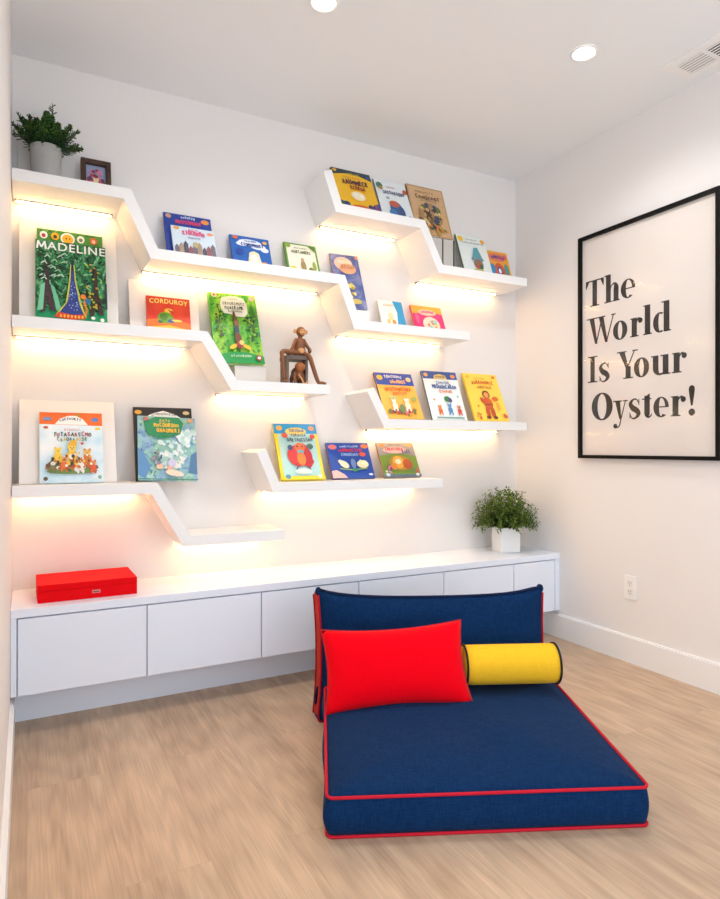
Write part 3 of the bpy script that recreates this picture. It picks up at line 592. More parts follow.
book('tall tan brown book rising over the step of the highest shelf', 1.874, 2.116, 2.555, 2.245, .140, .016, (212, 172, 128), (120, 84, 56), art_brown, seed=19)
book('white book with yellow corners and a teal hat picture on the highest shelf', 2.214, 2.420, 2.326, ZD2, .130, .018, (232, 238, 234), (104, 106, 60), art_yellowcorner, seed=20)
book('small orange and gold book at the right end of the highest shelf', 2.408+.016, 2.594, 2.265, ZD2, .100, .014, (236, 160, 40), (206, 150, 40), art_circus, seed=21)
book('orange-yellow book with a deep blue top band and white animals', 1.667, 1.905, 1.486, ZE, .170, .014, (244, 182, 76), (70, 60, 90), art_bluetop, seed=22)
book('white book with a slate blue top band between two yellow books', 1.974, 2.212, 1.513, ZE, .150, .016, (232, 240, 242), (96, 96, 110), art_toys, seed=23)
book('golden yellow book with a standing orange figure, at the shelf end nearest the picture', 2.264, 2.510, 1.515, ZE, .160, .016, (250, 214, 84), (240, 200, 70), art_gold, seed=24)
book('yellow-framed book with a sky blue top band and a big red bird', 1.089, 1.321, 1.196, ZF, .160, .016, (240, 216, 44), (180, 170, 50), art_redbird, seed=25)
book('royal blue landscape book with pale animals beside the red bird book', 1.380, 1.628, 1.101, ZF, .122, .014, (26, 74, 166), (160, 110, 130), art_bluecats, seed=26)
book('grey-topped landscape book with an orange animal on green, at the low shelf end', 1.682, 1.914, 1.102, ZF, .128, .014, (150, 146, 150), (210, 140, 100), art_greytop, seed=27)

# plain stands that carry the three books beside the shelf steps
def stand(label, x0, x1, z0, z1, y0, y1, c, strip=None):
    t = thing('book_stand', label, 'book stand', ((x0+x1)/2, W-(y0+y1)/2, z0+.0004))
    w, d, h = (x1-x0)/2, (y1-y0)/2, z1-z0-.001
    obj('block', BX(-w, w, -d, d, 0, h, bev=.001, seg=1), mat(c, .5), t)
    for s in strip or (): obj('edge_strip', BX(s-.004, s+.004, -d-.0015, -d, 0, h), mat((44, 58, 40), .5), t)
stand('pale grey block holding up the green jungle book', .862, 1.015, ZB2, 1.4696, .075, .145, (212, 207, 202))
stand('small white block holding up the tall dusky blue book', 1.475, 1.585, ZA3, 1.7965, .06, .135, (234, 232, 228))
stand('grey block with dark green stripes holding up the tan brown book', 1.975, 2.125, ZD2, 2.2446, .06, .14, (196, 190, 184), (-.004, .071))

# ------------------------------------------------------------------ potted plants
LEAF = [mat((24, 56, 26), .6, spec=.2), mat((48, 88, 34), .6, spec=.2), mat((14, 38, 22), .65, spec=.2), mat((92, 126, 48), .55, spec=.25)]  # darkest and lightest greens paint inner shade and highlights into the needles
LEAF2 = [mat((58, 80, 26), .6, spec=.2), mat((84, 108, 38), .55, spec=.25), mat((32, 50, 18), .65, spec=.2), mat((122, 140, 62), .55, spec=.25)]  # olive greens; dark centre and leaf highlights are put into the colours
def leaf(bm, p, d, ln, wd, up, mi):
    d = d.normalized(); s = d.cross(up)
    if s.length < 1e-3: s = d.orthogonal()
    s.normalize(); n = s.cross(d)
    q = [p, p+d*ln*.45+s*wd+n*wd*.25, p+d*ln, p+d*ln*.45-s*wd+n*wd*.25]
    v = [bm.verts.new(x) for x in q]
    a = bm.faces.new((v[0], v[1], v[2])); b = bm.faces.new((v[0], v[2], v[3])); a.material_index = b.material_index = mi
def conifer():
    cx, cy, zb = .070, W-.125, ZA+.0005
    t = thing('potted_conifer', 'small conifer in a round grey concrete pot on the top left shelf', 'plant', (cx, cy, zb))
    bm = bmesh.new(); lathe(bm, [(.051, 0), (.0535, .003), (.0605, .150), (.0605, .152), (.0555, .152), (.054, .128), (.001, .128)], 40)
    obj('pot', bm, mat((168, 168, 166), .75, bump=.25, bscale=90, vary=.09, vscale=14), t, True)
    obj('soil', lathe(bmesh.new(), [(.001, .1285), (.0545, .1285), (.001, .132)], 20), mat((40, 30, 24), .95), t)
    r = random.Random(11); F = bmesh.new(); ST = bmesh.new()
    fr = []
    for i in range(22):
        a = 2*PI*i/22*3.0+r.uniform(-.25, .25); tilt = .10+.72*((i+1)/22)**.8; ln = r.uniform(.11, .15)
        fr.append((a, tilt, ln))
    fr[0] = (0, .02, .205)
    fr += [(PI*1.0, .52, .170), (0.1, .92, .125), (-.2, .68, .155), (PI*.9, .85, .14), (PI*1.5, .42, .15), (PI*1.62, .75, .13), (-.3, 1.18, .125), (PI*1.15, .95, .12)]
    for a, tilt, ln in fr:
        base = Vector((.02*math.cos(a), .02*math.sin(a), .128))
        d = Vector((math.sin(tilt)*math.cos(a), math.sin(tilt)*math.sin(a), math.cos(tilt)))
        if (base+d*ln).y > .115 : ln *= .7
        pts = [base+d*ln*s+Vector((0, 0, -.012*tilt*(s**2)*ln/.12)) for s in (0, .25, .5, .75, 1)]
        tube(ST, pts, [.0022, .0018, .0014, .001, .0006], 5)
        side = d.cross(Vector((0, 0, 1))); side = side.normalized() if side.length > 1e-2 else Vector((1, 0, 0))
        nor = side.cross(d).normalized()
        m = 24 if a == 0 and tilt < .1 else 15
        for k in range(1, m+1):
            s = k/m; p = base+d*ln*s+Vector((0, 0, -.012*tilt*s*s*ln/.12)); wl = (.040 if a == 0 and tilt < .1 else .034)*(1-s)**.85+.006
            if s < .25: wl *= .7
            for sg in (-1, 1, 0):
                td = (d*.75+side*sg+nor*(r.uniform(-.3, .3) if sg else r.choice((-1, 1)))).normalized()
                for j in range(5):
                    q = p+td*wl*(j+.4)/5
                    for e in (-1, 1):
                        leaf(F, q, td+td.cross(nor)*e*.8+Vector((r.uniform(-.3, .3),)*3), .0095, .0026, nor, r.choice((0, 0, 1, 1, 2, 3) if s > .55 else (0, 0, 2, 2, 1)))
                leaf(F, p+td*wl, td, .009, .002, nor, r.choice((1, 3, 0)))
    obj('stems', ST, mat((74, 58, 36), .8), t); obj('foliage', F, LEAF, t)
conifer()
def bushy():
    cx, cy, zb = 2.466, 2.868, .4808
    t = thing('potted_shrub', 'bushy green plant in a square white pot on the worktop', 'plant', (cx, cy, zb), (0, 0, math.radians(-12)))
    bm = bmesh.new(); s, h = .060, .143
    box(bm, -s, s, -s, s, 0, h, bev=.003)
    top = max(bm.faces, key=lambda f: f.calc_center_median().z)
    r_ = bmesh.ops.inset_individual(bm, faces=[top], thickness=.005); bmesh.ops.translate(bm, verts=top.verts[:], vec=(0, 0, -.018))
    obj('pot', bm, mat((240, 239, 237), .3), t)
    obj('soil', BX(-s+.0056, s-.0056, -s+.0056, s-.0056, h-.0178, h-.008), mat((36, 28, 22), .95), t)
    r = random.Random(5); F = bmesh.new(); ST = bmesh.new()
    for i in range(150):
        a = i*2.39996+r.uniform(-.2, .2); tilt = math.acos(1-1.04*((i+.5)/150)); ln = r.uniform(.128, .162)*(1+.34*abs(math.cos(tilt))**1.5)
        d = Vector((math.sin(tilt)*math.cos(a), math.sin(tilt)*math.sin(a), math.cos(tilt)))
        base = Vector((d.x*.03, d.y*.03, h-.004))
        side = d.cross(Vector((0, 0, 1))); side = side.normalized() if side.length > 1e-2 else Vector((1, 0, 0)); nor = side.cross(d).normalized()
        P = lambda s: base+d*ln*s+Vector((0, 0, .026*math.sin(s*2.2)-.016*tilt*s*s))
        tip = P(1)
        if cy+tip.y*1.0 > W-.01: ln *= .75
        tube(ST, [P(0), P(.33), P(.66), P(1)], [.0016, .0013, .001, .0005], 4)
        m = 13
        for k in range(2, m+1):
            s = k/m; p = P(s)
            for sg in (-1, 1):
                b = k*1.3
                dv = (d*.55+(side*math.cos(b)+nor*math.sin(b))*sg+Vector((r.uniform(-.3, .3), r.uniform(-.3, .3), r.uniform(-.2, .4)))).normalized()
                leaf(F, p, dv, .024*r.uniform(.7, 1.15), .0058, nor, r.choice((0, 0, 2, 1) if s < .6 else (0, 1, 1, 3)))
        leaf(F, P(1), d, .018, .004, nor, r.choice((1, 3)))
    obj('stems', ST, mat((90, 84, 44), .8), t); obj('foliage', F, LEAF2, t)
bushy()

# ------------------------------------------------------------------ little picture frame beside the conifer
def small_frame():
    w, h, dp = .122, .172, .030; lean = .18
    yb = h*math.sin(lean)+.03
    t = thing('framed_photo', 'small dark wooden photo frame beside the potted conifer', 'picture frame', (.266, W-yb, ZA+.0005), (-lean, 0, 0))
    wood = mat((66, 42, 30), .45, bump=.2, bscale=60, vary=.2, vscale=30)
    bm = bmesh.new(); b = .021
    for x0, x1, z0, z1 in ((-w/2, -w/2+b, 0, h), (w/2-b, w/2, 0, h), (-w/2+b, w/2-b, 0, b), (-w/2+b, w/2-b, h-b, h)):
        box(bm, x0, x1, -dp, 0, z0, z1, bev=.002)
    obj('frame', bm, wood, t)
    mats = [mat((150, 160, 190), .5)]
    bm = bmesh.new(); box(bm, -w/2+b, w/2-b, -.012, -.008, b, h-b)
    A = Art(bm, w-2*b, h-2*b, -.012, mats, random.Random(2))
    _p = A.poly
    def poly(pts, c, same=False): _p([(x, z+b/(h-2*b)) for x, z in pts], c, same)
    A.poly = poly
    A.blobs(.5, .45, .42, .42, 70, [(190, 60, 90), (160, 40, 60), (220, 120, 150), (120, 60, 90), (200, 80, 70)], .09)
    A.ell(.5, .5, .14, .12, (240, 206, 170)); A.ell(.5, .32, .16, .16, (236, 210, 150)); A.ell(.5, .6, .12, .06, (150, 40, 40))
    obj('photo', bm, mats, t)
small_frame()

# ------------------------------------------------------------------ red box on the worktop
def red_box():
    x0, x1, y0, y1, z0 = .034, .400, W-.306, W-.055, .4808
    cx, cy = (x0+x1)/2, (y0+y1)/2
    t = thing('storage_box', 'flat red lacquered box with a small silver plate on the worktop', 'box', (cx, cy, z0), (0, 0, .012))
    w, d = (x1-x0)/2, (y1-y0)/2
    red = mat((226, 2, 14), .6, spec=.08)
    obj('box_body', BX(-w, w, -d, d, 0, .044, bev=.0015), red, t)
    obj('lid', BX(-w-.0004, w+.0004, -d-.0004, d+.0004, .0446, .069, bev=.0018), red, t)
    p = BX(.012, .042, -d-.0014, -d, .020, .032, bev=.0003, seg=1)
    pm = [mat((196, 150, 150), .35, .4)]
    A = Art(p, .03, .012, -d-.0014, pm, random.Random(3)); f0 = A.poly
    A.poly = lambda pts, c, same=False: f0([(x+.9, z+.020/.012) for x, z in pts], c, same)
    A.title(.1, .25, .9, .75, 5, (150, 60, 60), wob=0)
    obj('name_plate', p, pm, t)
red_box()

# ------------------------------------------------------------------ wooden monkey on its little stool
def monkey():
    gw = mat((104, 88, 80), .5, bump=.1, bscale=60, vary=.12, vscale=30)
    t = thing('toy_stool', 'small grey wooden stool under the toy monkey', 'stool', (1.16, W-.135, ZB2+.0004))
    obj('seat', BX(-.055, .058, -.055, .05, .121, .141, bev=.002), gw, t)
    for a, b in ((-.053, -.043), (.043, .056)): obj('leg', BX(a, b, -.05, .045, 0, .121, bev=.0015), gw, t)
    br = mat((124, 74, 42), .42, bump=.08, bscale=60, vary=.14, vscale=36); lt = mat((206, 152, 96), .45, vary=.08, vscale=30); dk = mat((40, 26, 20), .4)
    ox, oy, oz = 1.19, W-.14, ZB2+.1418
    m = thing('toy_monkey', 'jointed brown wooden toy monkey sitting on a stool on a shelf', 'toy', (ox, oy, oz))
    bm = bmesh.new(); lathe(bm, [(.001, .0), (.022, .002), (.029, .012), (.030, .026), (.026, .052), (.0235, .072), (.020, .086), (.012, .094), (.001, .096)], 24)
    obj('torso', bm, br, m, True)
    obj('belly', ellipsoid(bmesh.new(), (0, -.016, .026), (.021, .0155, .022)), lt, m, True)
    bm = bmesh.new(); ellipsoid(bm, (.005, -.002, .124), (.0235, .022, .026)); tube(bm, [(.001, 0, .088), (.004, 0, .108)], .011, 12); obj('head', bm, br, m, True)
    bm = bmesh.new(); ellipsoid(bm, (.007, -.0165, .122), (.0165, .009, .0165)); ellipsoid(bm, (.007, -.022, .114), (.010, .007, .008)); obj('face', bm, lt, m, True)
    bm = bmesh.new()
    for s in (-1, 1): ellipsoid(bm, (.007+s*.0065, -.0255, .126), (.0023, .0016, .0028), seg=10)
    obj('eyes', bm, dk, m, True)
    bm = bmesh.new(); ellipsoid(bm, (.007, -.0288, .112), (.0055, .0012, .0013), seg=10); obj('mouth', bm, dk, m, True)
    for s in (-1, 1):
        bm = bmesh.new(); ellipsoid(bm, (.005+s*.029, .001, .126), (.0095, .005, .0115)); obj('ear', bm, lt, m, True)
    def limb(name, pts, rr, end, er):
        bm = bmesh.new(); c = curve_pts(pts, 6); k = len(c)
        rad = [rr[0]+(rr[1]-rr[0])*i/(k-1) for i in range(k)]
        tube(bm, c, rad, 12); ellipsoid(bm, pts[0], (rr[0],)*3, seg=12); ellipsoid(bm, end, er, seg=12); obj(name, bm, br, m, True)
    limb('arm', [(-.021, -.002, .082), (-.037, -.01, .055), (-.049, -.02, .034), (-.064, -.024, .018)], (.0095, .0075), (-.069, -.026, .0115), (.013, .013, .0115))
    limb('arm', [(.021, -.002, .082), (.034, -.008, .058), (.043, -.014, .043)], (.0095, .008), (.047, -.016, .032), (.010, .010, .0145))
    limb('leg', [(-.016, -.020, .015), (-.06, -.048, .0125), (-.112, -.060, .0105), (-.114, -.066, -.03), (-.106, -.066, -.124)], (.0125, .0098), (-.104, -.074, -.1315), (.012, .019, .0095))
    limb('leg', [(.016, -.020, .014), (.030, -.052, -.004), (.038, -.066, -.04), (.054, -.066, -.085), (.070, -.066, -.126)], (.0125, .0098), (.089, -.067, -.1315), (.026, .0115, .0095))
    a = thing('toy_animal', 'rounded brown wooden toy crouching under the monkey and its stool', 'toy', (1.172, W-.145, ZB2+.0004))
    bm = bmesh.new(); ellipsoid(bm, (.004, 0, .056), (.031, .040, .036)); obj('torso', bm, br, a, True)
    obj('head', ellipsoid(bmesh.new(), (.004, -.034, .086), (.027, .024, .024)), mat((160, 92, 46), .42), a, True)
    for p in ([(-.018, -.025, .06), (-.026, -.032, .035), (-.018, -.034, .009)], [(.022, -.025, .055), (.020, -.03, .03), (.024, -.034, .009)], [(-.016, .022, .05), (-.018, .028, .03), (-.016, .028, .009)], [(.022, .022, .05), (.020, .028, .03), (.022, .028, .009)]):
        obj('leg', tube(bmesh.new(), curve_pts(p, 4), .0088, 10), br, a, True)
    obj('tail', tube(bmesh.new(), curve_pts([(-.004, -.036, .05), (.004, -.05, .03), (.014, -.056, .008), (.026, -.052, .006), (.04, -.05, .02)], 5), [.004]*21, 8), lt, a, True)
monkey()

# ------------------------------------------------------------------ floor chair: mattress, backrest, cushions
U = Vector((.913, -.409, 0)).normalized(); V = Vector((-U.y, U.x, 0)); OO = Vector((.735, 1.592, 0)); YAW = math.atan2(U.y, U.x)
NAVY = mat_fabric('navy_linen', (6, 35, 72), (18, 52, 94), 620, .3, .5)
REDF = mat_fabric('red_cotton', (236, 0, 18), (244, 2, 26), 520, .2, .2)
YELF = mat_fabric('yellow_cotton', (240, 184, 38), (250, 196, 50), 520, .2, .15)
PIPE = mat((196, 22, 44), .7, spec=.2)
PIPEN = mat((20, 26, 52), .8, spec=.2)
SIDER = mat_fabric('red_side', (176, 44, 34), (196, 60, 44), 460, .3, .5)
def rrect(w, d, r, n=6, step=.05):
    """points round a w x d rectangle with rounded corners, starting front left, counter-clockwise"""
    out = []
    for cx, cy, a0 in ((w-r, r, -PI/2), (w-r, d-r, 0), (r, d-r, PI/2), (r, r, PI)):
        for i in range(n+1):
            a = a0+PI/2*i/n; out.append((cx+r*math.cos(a), cy+r*math.sin(a)))
    full = []
    for i, p in enumerate(out):
        q = out[(i+1) % len(out)]; l = math.hypot(q[0]-p[0], q[1]-p[1]); k = max(1, int(l/step))
        for j in range(k): full.append((p[0]+(q[0]-p[0])*j/k, p[1]+(q[1]-p[1])*j/k))
    return full
def pad(w, d, h, crown, bulge, r=.03, sag=0.0, seed=0, n=10):
    """a box cushion: rounded outline, crowned faces, bulging sides; z from 0 to h at the seams"""
    rnd = random.Random(seed); bm = bmesh.new(); base = rrect(w, d, r)
    ph = [rnd.uniform(0, 6) for _ in range(8)]
    wob = lambda x, y: .0035*math.sin(11*x+ph[0])*math.sin(9*y+ph[1])+.002*math.sin(23*x+7*y+ph[2])
    cx, cy = w/2, d/2; rings = []
    K = 7
    for i in range(K+1):           # side wall
        s = i/K; b = bulge*math.sin(PI*s)
        rr = []
        for x, y in base:
            nx, ny = x-cx, y-cy; ex, ey = (x/w*2-1), (y/d*2-1)
            fx = (1 if ex > 0 else -1)*max(0, abs(ex)-.9)/.1; fy = (1 if ey > 0 else -1)*max(0, abs(ey)-.9)/.1
            q = 1+.35*math.sin(17*(x-y)+ph[3])
            rr.append(bm.verts.new((x+fx*b*q, y+fy*b*q, h*s)))
        rings.append(rr)
    def cap(ring0, z0, sgn, cr):
        prev = ring0
        for i in range(1, n):
            s = i/n
            rr = []
            for (x, y) in base:
                X, Y = cx+(x-cx)*(1-s), cy+(y-cy)*(1-s)
                c = cr*(1-(1-s)**3.2)
                rr.append(bm.verts.new((X, Y, z0+sgn*(c+wob(X, Y)*min(1, s*4)))))
            m = len(rr)
            for j in range(m):
                f = (prev[j], prev[(j+1) % m], rr[(j+1) % m], rr[j]); bm.faces.new(f if sgn > 0 else f[::-1])
            prev = rr
        bm.faces.new(prev if sgn > 0 else prev[::-1])
    for a, b in zip(rings, rings[1:]):
        m = len(a)
        for j in range(m): bm.faces.new((a[j], a[(j+1) % m], b[(j+1) % m], b[j]))
    cap(rings[-1], h, 1, crown); cap(rings[0], 0, -1, sag)
    bmesh.ops.recalc_face_normals(bm, faces=bm.faces[:])
    return bm
MW, MD, MH = .916, .735, .104
t = thing('floor_mattress', 'wide navy floor mattress with red piping on the wood floor', 'mattress', (OO.x, OO.y, .0), (0, 0, YAW))
bm = pad(MW, MD, MH, .036, .010, r=.018, seed=1); bmesh.ops.translate(bm, verts=bm.verts, vec=(0, 0, .008)); rise = lambda y: .030*max(0, min(1, y/MD))
for v in bm.verts: v.co.z += rise(v.co.y)*max(0, min(1, v.co.z/MH))
obj('mattress_body', bm, NAVY, t, True)
o = [(x-.002, y-.002, .008+MH+.001+rise(y)) for x, y in rrect(MW+.004, MD+.004, .020)]
obj('piping', tube(bmesh.new(), o, .0046, 8, closed=True), PIPE, t, True)
o = [(x-.002, y-.002, .0052) for x, y in rrect(MW+.004, MD+.004, .020)]
obj('piping', tube(bmesh.new(), o, .0046, 8, closed=True), PIPE, t, True)

# backrest: a box cushion stood on edge behind the mattress, leaning back
BWd, BHt, BT = .930, .496, .095
bl = thing('backrest_cushion', 'navy box cushion with red sides standing up behind the mattress', 'cushion', tuple(OO+U*(-.028)+V*(MD+.012)+Vector((0, 0, .001))), (math.radians(-9), 0, YAW))
bl.rotation_mode = 'XYZ'
bm = pad(BWd, BHt, BT, .030, .004, r=.02, seed=5)
def ears(co):
    """top edge dips between two raised corners, as the filled cover pulls"""
    x, y, z = co
    tx = x/BWd*2-1; ty = max(0, y/BHt)
    y2 = y - .024*(1-abs(tx)**2.6)*ty**3 + .012*abs(tx)**8*ty**4
    x2 = x - .014*tx*(1-(2*ty-1)**2)*abs(tx) - .020*max(0, -tx)**3*(1-z/BT)
    return x2, y2, z
for v in bm.verts: v.co = Vector(ears(v.co))
# stand it up: local (x, y, z) -> (x, -z.., y)
up = Matrix(((1, 0, 0, 0), (0, 0, -1, BT), (0, 1, 0, 0), (0, 0, 0, 1)))
bm.normal_update()
for f in bm.faces:
    c = f.calc_center_median()
    if abs(f.normal.z) < .6 and .04 < c.y and not (c.y > BHt*.80 and abs(f.normal.y) > .6): f.material_index = 1
bm.transform(up); bmesh.ops.recalc_face_normals(bm, faces=bm.faces[:])
obj('cushion_body', bm, [NAVY, SIDER], bl, True)
for z in (BT+.001, -.001):
    p = [up @ Vector(ears((x-.002, y-.002, z))) for x, y in rrect(BWd+.004, BHt+.004, .022)]
    k0 = min(range(len(p)), key=lambda i: (p[i]-up @ Vector((BWd, BHt*.95, z))).length); k1 = min(range(len(p)), key=lambda i: (p[i]-up @ Vector((0, BHt*.95, z))).length)
    obj('piping', tube(bmesh.new(), p[k1:]+p[:k0+1], .0038, 8), mat((168, 18, 38), .8, spec=.15), bl, True)
# navy welt over the top edge and its two tufted corners
p = [up @ Vector(ears((x, BHt+.004, BT*.98))) for x in [i*BWd/24 for i in range(25)]]
obj('top_welt', tube(bmesh.new(), p, .0055, 8), mat((22, 36, 66), .9, spec=.1), bl, True)
for x in (.004, BWd-.004):
    q = up @ Vector(ears((x, BHt-.004, BT*.78)))
    obj('corner_tuft', ellipsoid(bmesh.new(), q, (.013, .026, .018)), NAVY, bl, True)
q = up @ Vector((-.006, .10, BT*.35))
obj('corner_tab', tube(bmesh.new(), curve_pts([(.0, q.y-.022, .125), (-.008, q.y-.022, .095), (-.010, q.y-.014, .070), (-.004, q.y-.004, .052)], 5), [.007]*16, 8), PIPEN, bl, True)

def pillow(w, h, th, pinch=.05, seed=0):
    """knife-edge pillow in the xz plane, centred"""
    bm = bmesh.new(); N = 26; M = 18; rnd = random.Random(seed); ph = [rnd.uniform(0, 6) for _ in range(4)]
    front, back = {}, {}
    for i in range(N+1):
        for j in range(M+1):
            u, v = i/N*2-1, j/M*2-1
            # edges pull in between the corners
            x = w/2*u*(1-pinch*(1-v*v)*abs(u)**2*.8); z = h/2*v*(1-pinch*1.5*(1-u*u)*abs(v)**2)
            k = max(0, (1-abs(u)**2.6))**.62*max(0, (1-abs(v)**2.6))**.62
            y = th/2*k+.0012*math.sin(9*u+ph[0])*math.sin(7*v+ph[1])*k
            front[i, j] = bm.verts.new((x, -y, z))
            back[i, j] = front[i, j] if i in (0, N) or j in (0, M) else bm.verts.new((x, y, z))
    for i in range(N):
        for j in range(M):
            bm.faces.new((front[i, j], front[i+1, j], front[i+1, j+1], front[i, j+1]))
            bm.faces.new((back[i, j], back[i, j+1], back[i+1, j+1], back[i+1, j]))
    edge = [front[i, 0].co.copy() for i in range(N)]+[front[N, j].co.copy() for j in range(M)]+[front[i, M].co.copy() for i in range(N, 0, -1)]+[front[0, j].co.copy() for j in range(M, 0, -1)]
    return bm, edge
pc = OO+U*.256+V*.565+Vector((0, 0, .277))
pt = thing('lumbar_pillow', 'bright red lumbar pillow leaning on the navy backrest', 'pillow', tuple(pc), (math.radians(-27), math.radians(-3.2), YAW), )
bm, edge = pillow(.535, .302, .140, pinch=.085, seed=2)
obj('pillow_body', bm, REDF, pt, True); obj('edge_seam', tube(bmesh.new(), edge, .0026, 6, closed=True), mat((190, 10, 24), .8), pt, True)

bc = OO+U*.704+V*.634+Vector((0, 0, .2535))
bt = thing('bolster', 'yellow round bolster with black piping beside the red pillow', 'bolster', tuple(bc), (0, 0, YAW))
BR, BL = .0735, .177
bm = bmesh.new(); prof = []
N = 40
rings = []
for k in range(13):
    x = -BL+2*BL*k/12; rr = BR*(1 if 0 < k < 12 else .985)
    rings.append([bm.verts.new((x, rr*math.cos(2*PI*j/N), rr*math.sin(2*PI*j/N))) for j in range(N)])
for a, b in zip(rings, rings[1:]):
    for j in range(N): bm.faces.new((a[j], b[j], b[(j+1) % N], a[(j+1) % N]))
for s, rg in ((-1, rings[0]), (1, rings[-1])):
    prev = rg
    for q in (.9, .6, .3):
        nw = [bm.verts.new((s*(BL+.012*(1-q*q)), BR*q*math.cos(2*PI*j/N), BR*q*math.sin(2*PI*j/N))) for j in range(N)]
        for j in range(N): bm.faces.new((prev[j], prev[(j+1) % N], nw[(j+1) % N], nw[j]))
        prev = nw
    bm.faces.new(prev)
bmesh.ops.recalc_face_normals(bm, faces=bm.faces[:])
obj('bolster_body', bm, YELF, bt, True)
for s in (-1, 1):
    obj('piping', tube(bmesh.new(), [(s*BL, (BR+.001)*math.cos(2*PI*j/N), (BR+.001)*math.sin(2*PI*j/N)) for j in range(N)], .0042, 8, closed=True), mat((14, 16, 28), .8), bt, True)

# ------------------------------------------------------------------ framed poster
FY0, FY1, FZ0, FZ1 = 2.511, 1.712, 1.0255, 2.224
def glyphs():
    """Didone-style letter shapes, each as polygons in (u, v) metres from the letter's left edge and baseline"""
    HX, HC = .095, .141; hl = .0064
    def rect(x0, y0, x1, y1): return [(x0, y0), (x1, y0), (x1, y1), (x0, y1)]
    def ring(cx, cy, rx, ry, tx, ty, a0=0, a1=360, n=36):
        out = []; st = max(4, int(n*abs(a1-a0)/360))
        P = []
        for i in range(st+1):
            a = math.radians(a0+(a1-a0)*i/st); P.append(((cx+rx*math.cos(a), cy+ry*math.sin(a)), (cx+(rx-tx)*math.cos(a), cy+(ry-ty)*math.sin(a))))
        for p, q in zip(P, P[1:]): out.append([p[0], q[0], q[1], p[1]])
        return out
    def disc(cx, cy, r): return [(cx+r*math.cos(2*PI*i/18), cy+r*math.sin(2*PI*i/18)) for i in range(18)]
    def stroke(pts, ws):
        out = []; L_ = []
        for i, p in enumerate(pts):
            a, b = pts[max(0, i-1)], pts[min(len(pts)-1, i+1)]; dx, dy = b[0]-a[0], b[1]-a[1]; l = math.hypot(dx, dy) or 1
            L_.append(((p[0]-dy/l*ws[i]/2, p[1]+dx/l*ws[i]/2), (p[0]+dy/l*ws[i]/2, p[1]-dx/l*ws[i]/2)))
        for p, q in zip(L_, L_[1:]): out.append([p[0], q[0], q[1], p[1]])
        return out
    def crv(pts, n=8): return [(p.x, p.y) for p in curve_pts([(a, b, 0) for a, b in pts], n)]
    def ease(ws, n):   # widths spread over the finer curve
        out = []
        for a, b in zip(ws, ws[1:]): out += [a+(b-a)*j/n for j in range(n)]
        return out+[ws[-1]]
    def stem(x, t, y0, y1, sl=0, sr=0, tl=0, tr=0):
        p = [rect(x, y0, x+t, y1)]
        if sl or sr: p.append(rect(x-sl, y0, x+t+sr, y0+hl))
        if tl or tr: p.append(rect(x-tl, y1-hl, x+t+tr, y1))
        return p
    t = .031
    G = {}
    def T(w): c = w/2; return stem(c-t/2, t, 0, HC, .015, .015)+[rect(0, HC-.007, w, HC)]+[[(0, HC), (0, HC-.040), (.005, HC-.040), (.022, HC-.006)], [(w, HC), (w, HC-.040), (w-.005, HC-.040), (w-.022, HC-.006)]]
    def h(w): return stem(.011, t, 0, .146, .011, .007)+[[(0, .146), (.012, .146), (.012, .139), (0, .141)]]+stem(w-t-.008, t, 0, .066, .007, .008)+ring((.038+w-.008)/2, .062, (w-.008-.038)/2+.001, .036, t, .008, 0, 90)+ring(.038+(w-.046)/2, .062, (w-.008-.038)/2+.001, .036, .005, .008, 90, 180)
    def e(w): return ring(w/2, HX/2, w/2, HX/2+.002, .031, .0065, 90, 310)+ring(w/2, HX/2, w/2, HX/2+.002, .020, .0055, 0, 90)+[rect(.02, HX/2-.002, w-.002, HX/2+.004)]
    def Wl(w):
        q = w/191*1000/1000; a = t*1.05; s = []
        x = [0, .27*w, .44*w, .68*w]
        s.append([(.018, HC), (.018+a, HC), (.33*w+.010, 0), (.33*w-.006, 0)]); s.append([(.33*w-.002, 0), (.33*w+.006, 0), (.55*w+.004, HC*.98), (.55*w-.005, HC*.98)])
        s.append([(.42*w, HC), (.42*w+a, HC), (.68*w+.010, 0), (.68*w-.006, 0)]); s.append([(.68*w-.002, 0), (.68*w+.006, 0), (.93*w+.004, HC), (.93*w-.004, HC)])
        s += [rect(0, HC-hl, .018+a+.014, HC), rect(.42*w-.016, HC-hl, .42*w+a+.012, HC), rect(.93*w-.016, HC-hl, w, HC)]
        return s
    def o(w): return ring(w/2, HX/2, w/2, HX/2+.002, .031, .0065)
    def O(w): return ring(w/2, HC/2, w/2, HC/2+.003, .040, .0075)
    def r(w): return stem(.009, t, 0, HX, .009, .010)+[[(0, HX), (.010, HX), (.010, HX-.007), (0, HX-.005)]]+stroke(crv([(.034, .060), (.042, .083), (w-.018, .093)]), ease([.006, .008, .009], 8))+[disc(w-.0135, .078, .0135)]
    def l(w): return stem((w-t)/2+.001, t, 0, .146, .009, .009)+[[(0, .146), (.012, .146), (.012, .139), (0, .141)]]
    def d(w): return stem(w-t-.008, t, 0, .146, 0, .008)+[[(w-t-.022, .146), (w-t-.006, .146), (w-t-.006, .139), (w-t-.022, .141)]]+ring((w-.02)/2, HX/2, (w-.02)/2, HX/2+.002, .030, .0065, 60, 300)
    def I(w): c = w/2; return stem(c-.0145, .029, 0, HC, (w-.029)/2, (w-.029)/2, (w-.029)/2, (w-.029)/2)
    def s(w):
        c = crv([(w-.008, .074), (w*.66, .0945), (w*.36, .092), (w*.17, .073), (w*.36, .052), (w*.7, .038), (w*.84, .021), (w*.6, .002), (w*.3, .001), (.007, .022)])
        return stroke(c, ease([.006, .006, .010, .022, .029, .029, .024, .010, .006, .006], 8))+[rect(w-.011, .066, w-.006, HX), rect(.005, 0, .010, .030)]
